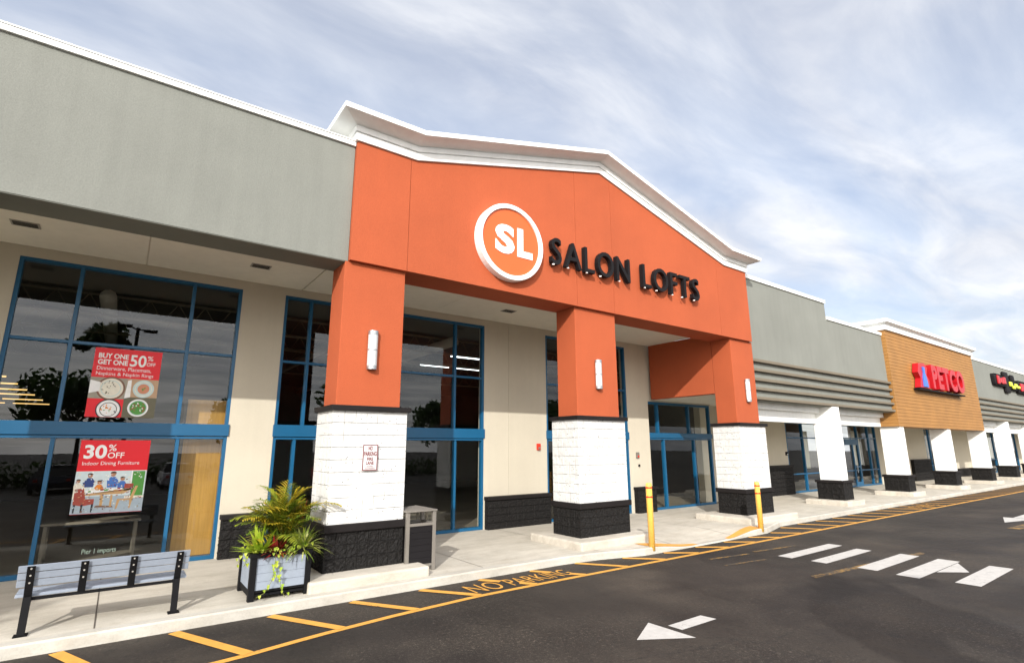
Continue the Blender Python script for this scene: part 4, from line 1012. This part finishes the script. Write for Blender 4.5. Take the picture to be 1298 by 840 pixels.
def car(x, y, rz, paint, label):
    t = thing('parked_car', (0, 0, 0), label, 'car', 'cars parked across the lane')
    m = MB(); side = [(-2.2, .32), (-2.28, .62), (-2.15, .88), (-1.2, .98), (-.2, 1.0), (1.35, .98), (2.1, .92), (2.25, .6), (2.2, .32)]
    cab = [(-1.15, .97), (-.45, 1.42), (.75, 1.46), (1.75, .97)]
    def loft(pr, w0, w1, zt):
        n = len(pr); zlo = min(q[1] for q in pr); zhi = max(q[1] for q in pr); W_ = [w0 + (w1 - w0) * (q[1] - zlo) / (zhi - zlo) for q in pr]
        m_ = MB(); m_.add([(a, -w, b) for (a, b), w in zip(pr, W_)] + [(a, w, b) for (a, b), w in zip(pr, W_)], [list(range(n)), list(range(2 * n - 1, n - 1, -1))] + [((i + 1) % n, i, i + n, (i + 1) % n + n) for i in range(n)]); return m_
    obj('body', loft(side, .92, .84, 0), paint, t, at=(0, 0, 0))
    roof = MB(); roof.box(-.5, .8, -.58, .58, 1.44, 1.49, bev=.02); obj('roof', roof, paint, t, at=(0, 0, 0))
    obj('cabin_glass', loft(cab, .82, .62, 0), M['dark'], t, at=(0, 0, 0))
    for a in (-1.42, 1.38):
        for w in (-.9, .72):
            m = MB(); m.tube([(a, w, .33), (a, w + .18, .33)], .33, 18); q = obj('wheel', m, M['letter'], t, at=(0, 0, 0))
            m = MB(); m.tube([(a, w - .006, .33), (a, w + .186, .33)], .19, 14); obj('rim', m, M['steel'], q, at=(0, 0, 0))
    for w in (-.7, .5):
        m = MB(); m.box(2.16, 2.27, w, w + .2, .66, .8, bev=.02); obj('tail_lamp', m, M['red'], t, at=(0, 0, 0))
        m = MB(); m.box(-2.29, -2.15, w, w + .2, .66, .8, bev=.02); obj('headlight', m, M['lens'], t, at=(0, 0, 0))
    t.location = (x, y, 0); t.rotation_euler = (0, 0, rad(rz))
for i, (x, y, rz, c, nm) in enumerate(((3.2, -14, 90, (.7, .7, .7), 'white'), (6.2, -14.2, 90, (.28, .30, .31), 'silver'), (-2.6, -14, 92, (.05, .05, .06), 'black'), (12.3, -14.1, 90, (.30, .02, .02), 'dark red'), (-8.5, -14.2, 90, (.55, .56, .57), 'pale gray'))):
    car(x, y, rz, surf('car_paint', c, .25, .02, 2, spec=.6), nm + ' car parked across the lane, reflected in the shop glass')
rnd_ = random.Random(77)
for i, (xa, xb) in enumerate(((-45, -16), (-15, 14), (15, 46))):
    m = MB()
    for k in range(2600):
        p = Vector((rnd_.uniform(xa, xb), -20 + rnd_.uniform(-.8, .8), rnd_.uniform(.05, 1.5) * (.75 + .3 * math.sin(k)))); u = Vector((rnd_.uniform(-1, 1), rnd_.uniform(-1, 1), rnd_.uniform(-1, 1))).normalized(); v = u.orthogonal().normalized(); q = .22 * rnd_.uniform(.6, 1.3)
        m.add([p - u * q, p + v * q * .5, p + u * q, p - v * q * .5], [(0, 1, 2, 3)])
    tag(obj('hedge', m, G['tree']), 'long clipped hedge across the parking lot, seen only as a reflection', 'hedge', 'hedges across the parking lot')
def lot_lamp(x, y):
    t = thing('street_lamp', (x, y, 0), 'tall parking lot lamp with two heads behind the camera', 'street lamp')
    m = MB(); m.tube([(x, y, 0), (x, y, 9)], [.11, .085], 12); obj('pole', m, M['dark'], t, True)
    for s_ in (-1, 1):
        a = Vector((math.cos(.75), -math.sin(.75), 0)) * s_
        m = MB(); m.tube([(x, y, 8.9), Vector((x, y, 8.95)) + a * .5], .04, 8); q = Vector((x, y, 8.95)) + a * .8
        m.box(q.x - .32, q.x + .32, q.y - .2, q.y + .2, q.z - .06, q.z + .06, bev=.03); obj('lamp_head', m, M['dark'], t)
SUN_AZ, SUN_EL = 43.0, 27.5      # direction the light travels (from +Y towards +X), and its height
k = 9.0 / math.tan(rad(SUN_EL)); lot_lamp(11.9 - k * math.sin(rad(SUN_AZ)), 4.78 - k * math.cos(rad(SUN_AZ)))

# ---------------------------------------------------------------- light, sky, camera
sd = bpy.data.lights.new('sun', 'SUN'); sd.energy = 3.55; sd.angle = rad(.53); sd.color = (1, .965, .905)
so = bpy.data.objects.new('sun', sd); COL.objects.link(so)
dv = Vector((math.sin(rad(SUN_AZ)) * math.cos(rad(SUN_EL)), math.cos(rad(SUN_AZ)) * math.cos(rad(SUN_EL)), -math.sin(rad(SUN_EL))))
so.rotation_euler = dv.to_track_quat('-Z', 'Y').to_euler(); so.location = (-20, -20, 25)

W_ = bpy.data.worlds.new('World'); scene.world = W_; W_.use_nodes = True; nt = W_.node_tree; nt.nodes.clear()
out = nt.nodes.new('ShaderNodeOutputWorld'); bg = nt.nodes.new('ShaderNodeBackground'); bg.inputs[1].default_value = .092
sky = nt.nodes.new('ShaderNodeTexSky'); sky.sky_type = 'NISHITA'; sky.sun_disc = False
sky.sun_elevation = rad(SUN_EL); sky.sun_rotation = rad(180 + SUN_AZ); sky.air_density = 1.0; sky.dust_density = 1.5; sky.ozone_density = 1.5
tc = nt.nodes.new('ShaderNodeTexCoord'); sep = nt.nodes.new('ShaderNodeSeparateXYZ'); nt.links.new(tc.outputs['Generated'], sep.inputs[0])
zz = N(nt, 'ShaderNodeMath', operation='MAXIMUM'); nt.links.new(sep.outputs[2], zz.inputs[0]); zz.inputs[1].default_value = .0
za = N(nt, 'ShaderNodeMath', operation='ADD'); nt.links.new(zz.outputs[0], za.inputs[0]); za.inputs[1].default_value = .12
cb = nt.nodes.new('ShaderNodeCombineXYZ')
for i in (0, 1):
    d = N(nt, 'ShaderNodeMath', operation='DIVIDE'); nt.links.new(sep.outputs[i], d.inputs[0]); nt.links.new(za.outputs[0], d.inputs[1]); nt.links.new(d.outputs[0], cb.inputs[i])
def cloud(scale, rot, st, det, ro, off=(0, 0, 0)):
    mp = nt.nodes.new('ShaderNodeMapping'); mp.inputs['Rotation'].default_value = (0, 0, rad(rot)); mp.inputs['Scale'].default_value = st; mp.inputs['Location'].default_value = off
    nt.links.new(cb.outputs[0], mp.inputs[0]); t = N(nt, 'ShaderNodeTexNoise'); t.inputs['Scale'].default_value = scale; t.inputs['Detail'].default_value = det; t.inputs['Roughness'].default_value = ro
    t.inputs['Distortion'].default_value = .4
    nt.links.new(mp.outputs[0], t.inputs['Vector']); return t.outputs[0]
c1 = cloud(.7, 40, (1, 2.8, 1), 8, .54, (3, 1, 0)); c2 = cloud(1.7, 25, (1, 2.4, 1), 8, .57, (1, 5, 0))
mx = N(nt, 'ShaderNodeMath', operation='MULTIPLY_ADD'); nt.links.new(c2, mx.inputs[0]); mx.inputs[1].default_value = .45; nt.links.new(c1, mx.inputs[2])
low = ramp(nt, sep.outputs[2], [(.0, (.22,) * 3), (.5, (.0,) * 3)])
m3 = N(nt, 'ShaderNodeMath', operation='ADD'); mxx = N(nt, 'ShaderNodeMath', operation='MULTIPLY_ADD'); nt.links.new(sep.outputs[0], mxx.inputs[0]); mxx.inputs[1].default_value = .09; nt.links.new(mx.outputs[0], mxx.inputs[2]); nt.links.new(mxx.outputs[0], m3.inputs[0]); nt.links.new(low, m3.inputs[1])
mask = ramp(nt, m3.outputs[0], [(.50, (.36,) * 3), (.80, (.58,) * 3), (1.02, (.92,) * 3)])
shade = ramp(nt, c2, [(.34, (6.1, 6.25, 6.8)), (.64, (8.2, 8.25, 8.45))])
skyc = mixc(nt, 1, sky.outputs[0], (1.85, 1.80, 1.78), 'MULTIPLY')
dp = N(nt, 'ShaderNodeVectorMath', operation='DOT_PRODUCT'); nt.links.new(tc.outputs['Generated'], dp.inputs[0]); dp.inputs[1].default_value = tuple(-dv)
dim = ramp(nt, sep.outputs[2], [(.0, (.66, .68, .72)), (.45, (1, 1, 1))])
skyc = mixc(nt, 1, skyc, dim, 'MULTIPLY')
glow = ramp(nt, dp.outputs['Value'], [(.0, (1, 1, 1)), (.35, (2.6, 2.5, 2.35)), (.95, (4.6, 4.3, 3.9))])      # cloud is brighter towards the sun
shade = mixc(nt, 1, shade, glow, 'MULTIPLY')
nt.links.new(mixc(nt, mask, skyc, shade), bg.inputs[0]); nt.links.new(bg.outputs[0], out.inputs[0])

cam = bpy.data.cameras.new('camera'); co = bpy.data.objects.new('camera', cam); COL.objects.link(co); scene.camera = co
cam.sensor_width = 36; cam.lens = 671.27 / 1298 * 36; cam.clip_start = .05; cam.clip_end = 2000
yaw, pit, rol = rad(35.9964), rad(12.3715), rad(-.1816)
fw = Vector((math.sin(yaw) * math.cos(pit), math.cos(yaw) * math.cos(pit), math.sin(pit))); rt = Vector((math.cos(yaw), -math.sin(yaw), 0)); up = rt.cross(fw)
r2 = rt * math.cos(rol) + up * math.sin(rol); u2 = -rt * math.sin(rol) + up * math.cos(rol)
co.matrix_world = Matrix(((r2.x, u2.x, -fw.x, 0), (r2.y, u2.y, -fw.y, 0), (r2.z, u2.z, -fw.z, 2.45), (0, 0, 0, 1)))
vs = scene.view_settings; vs.view_transform = 'Standard'; vs.look = 'None'; vs.gamma = 1; vs.exposure = .47; vs.use_curve_mapping = False
scene.cycles.use_denoising = True; scene.cycles.denoising_prefilter = 'ACCURATE'; scene.cycles.denoising_input_passes = 'RGB_ALBEDO_NORMAL'
scene.cycles.max_bounces = 8; scene.cycles.transparent_max_bounces = 16
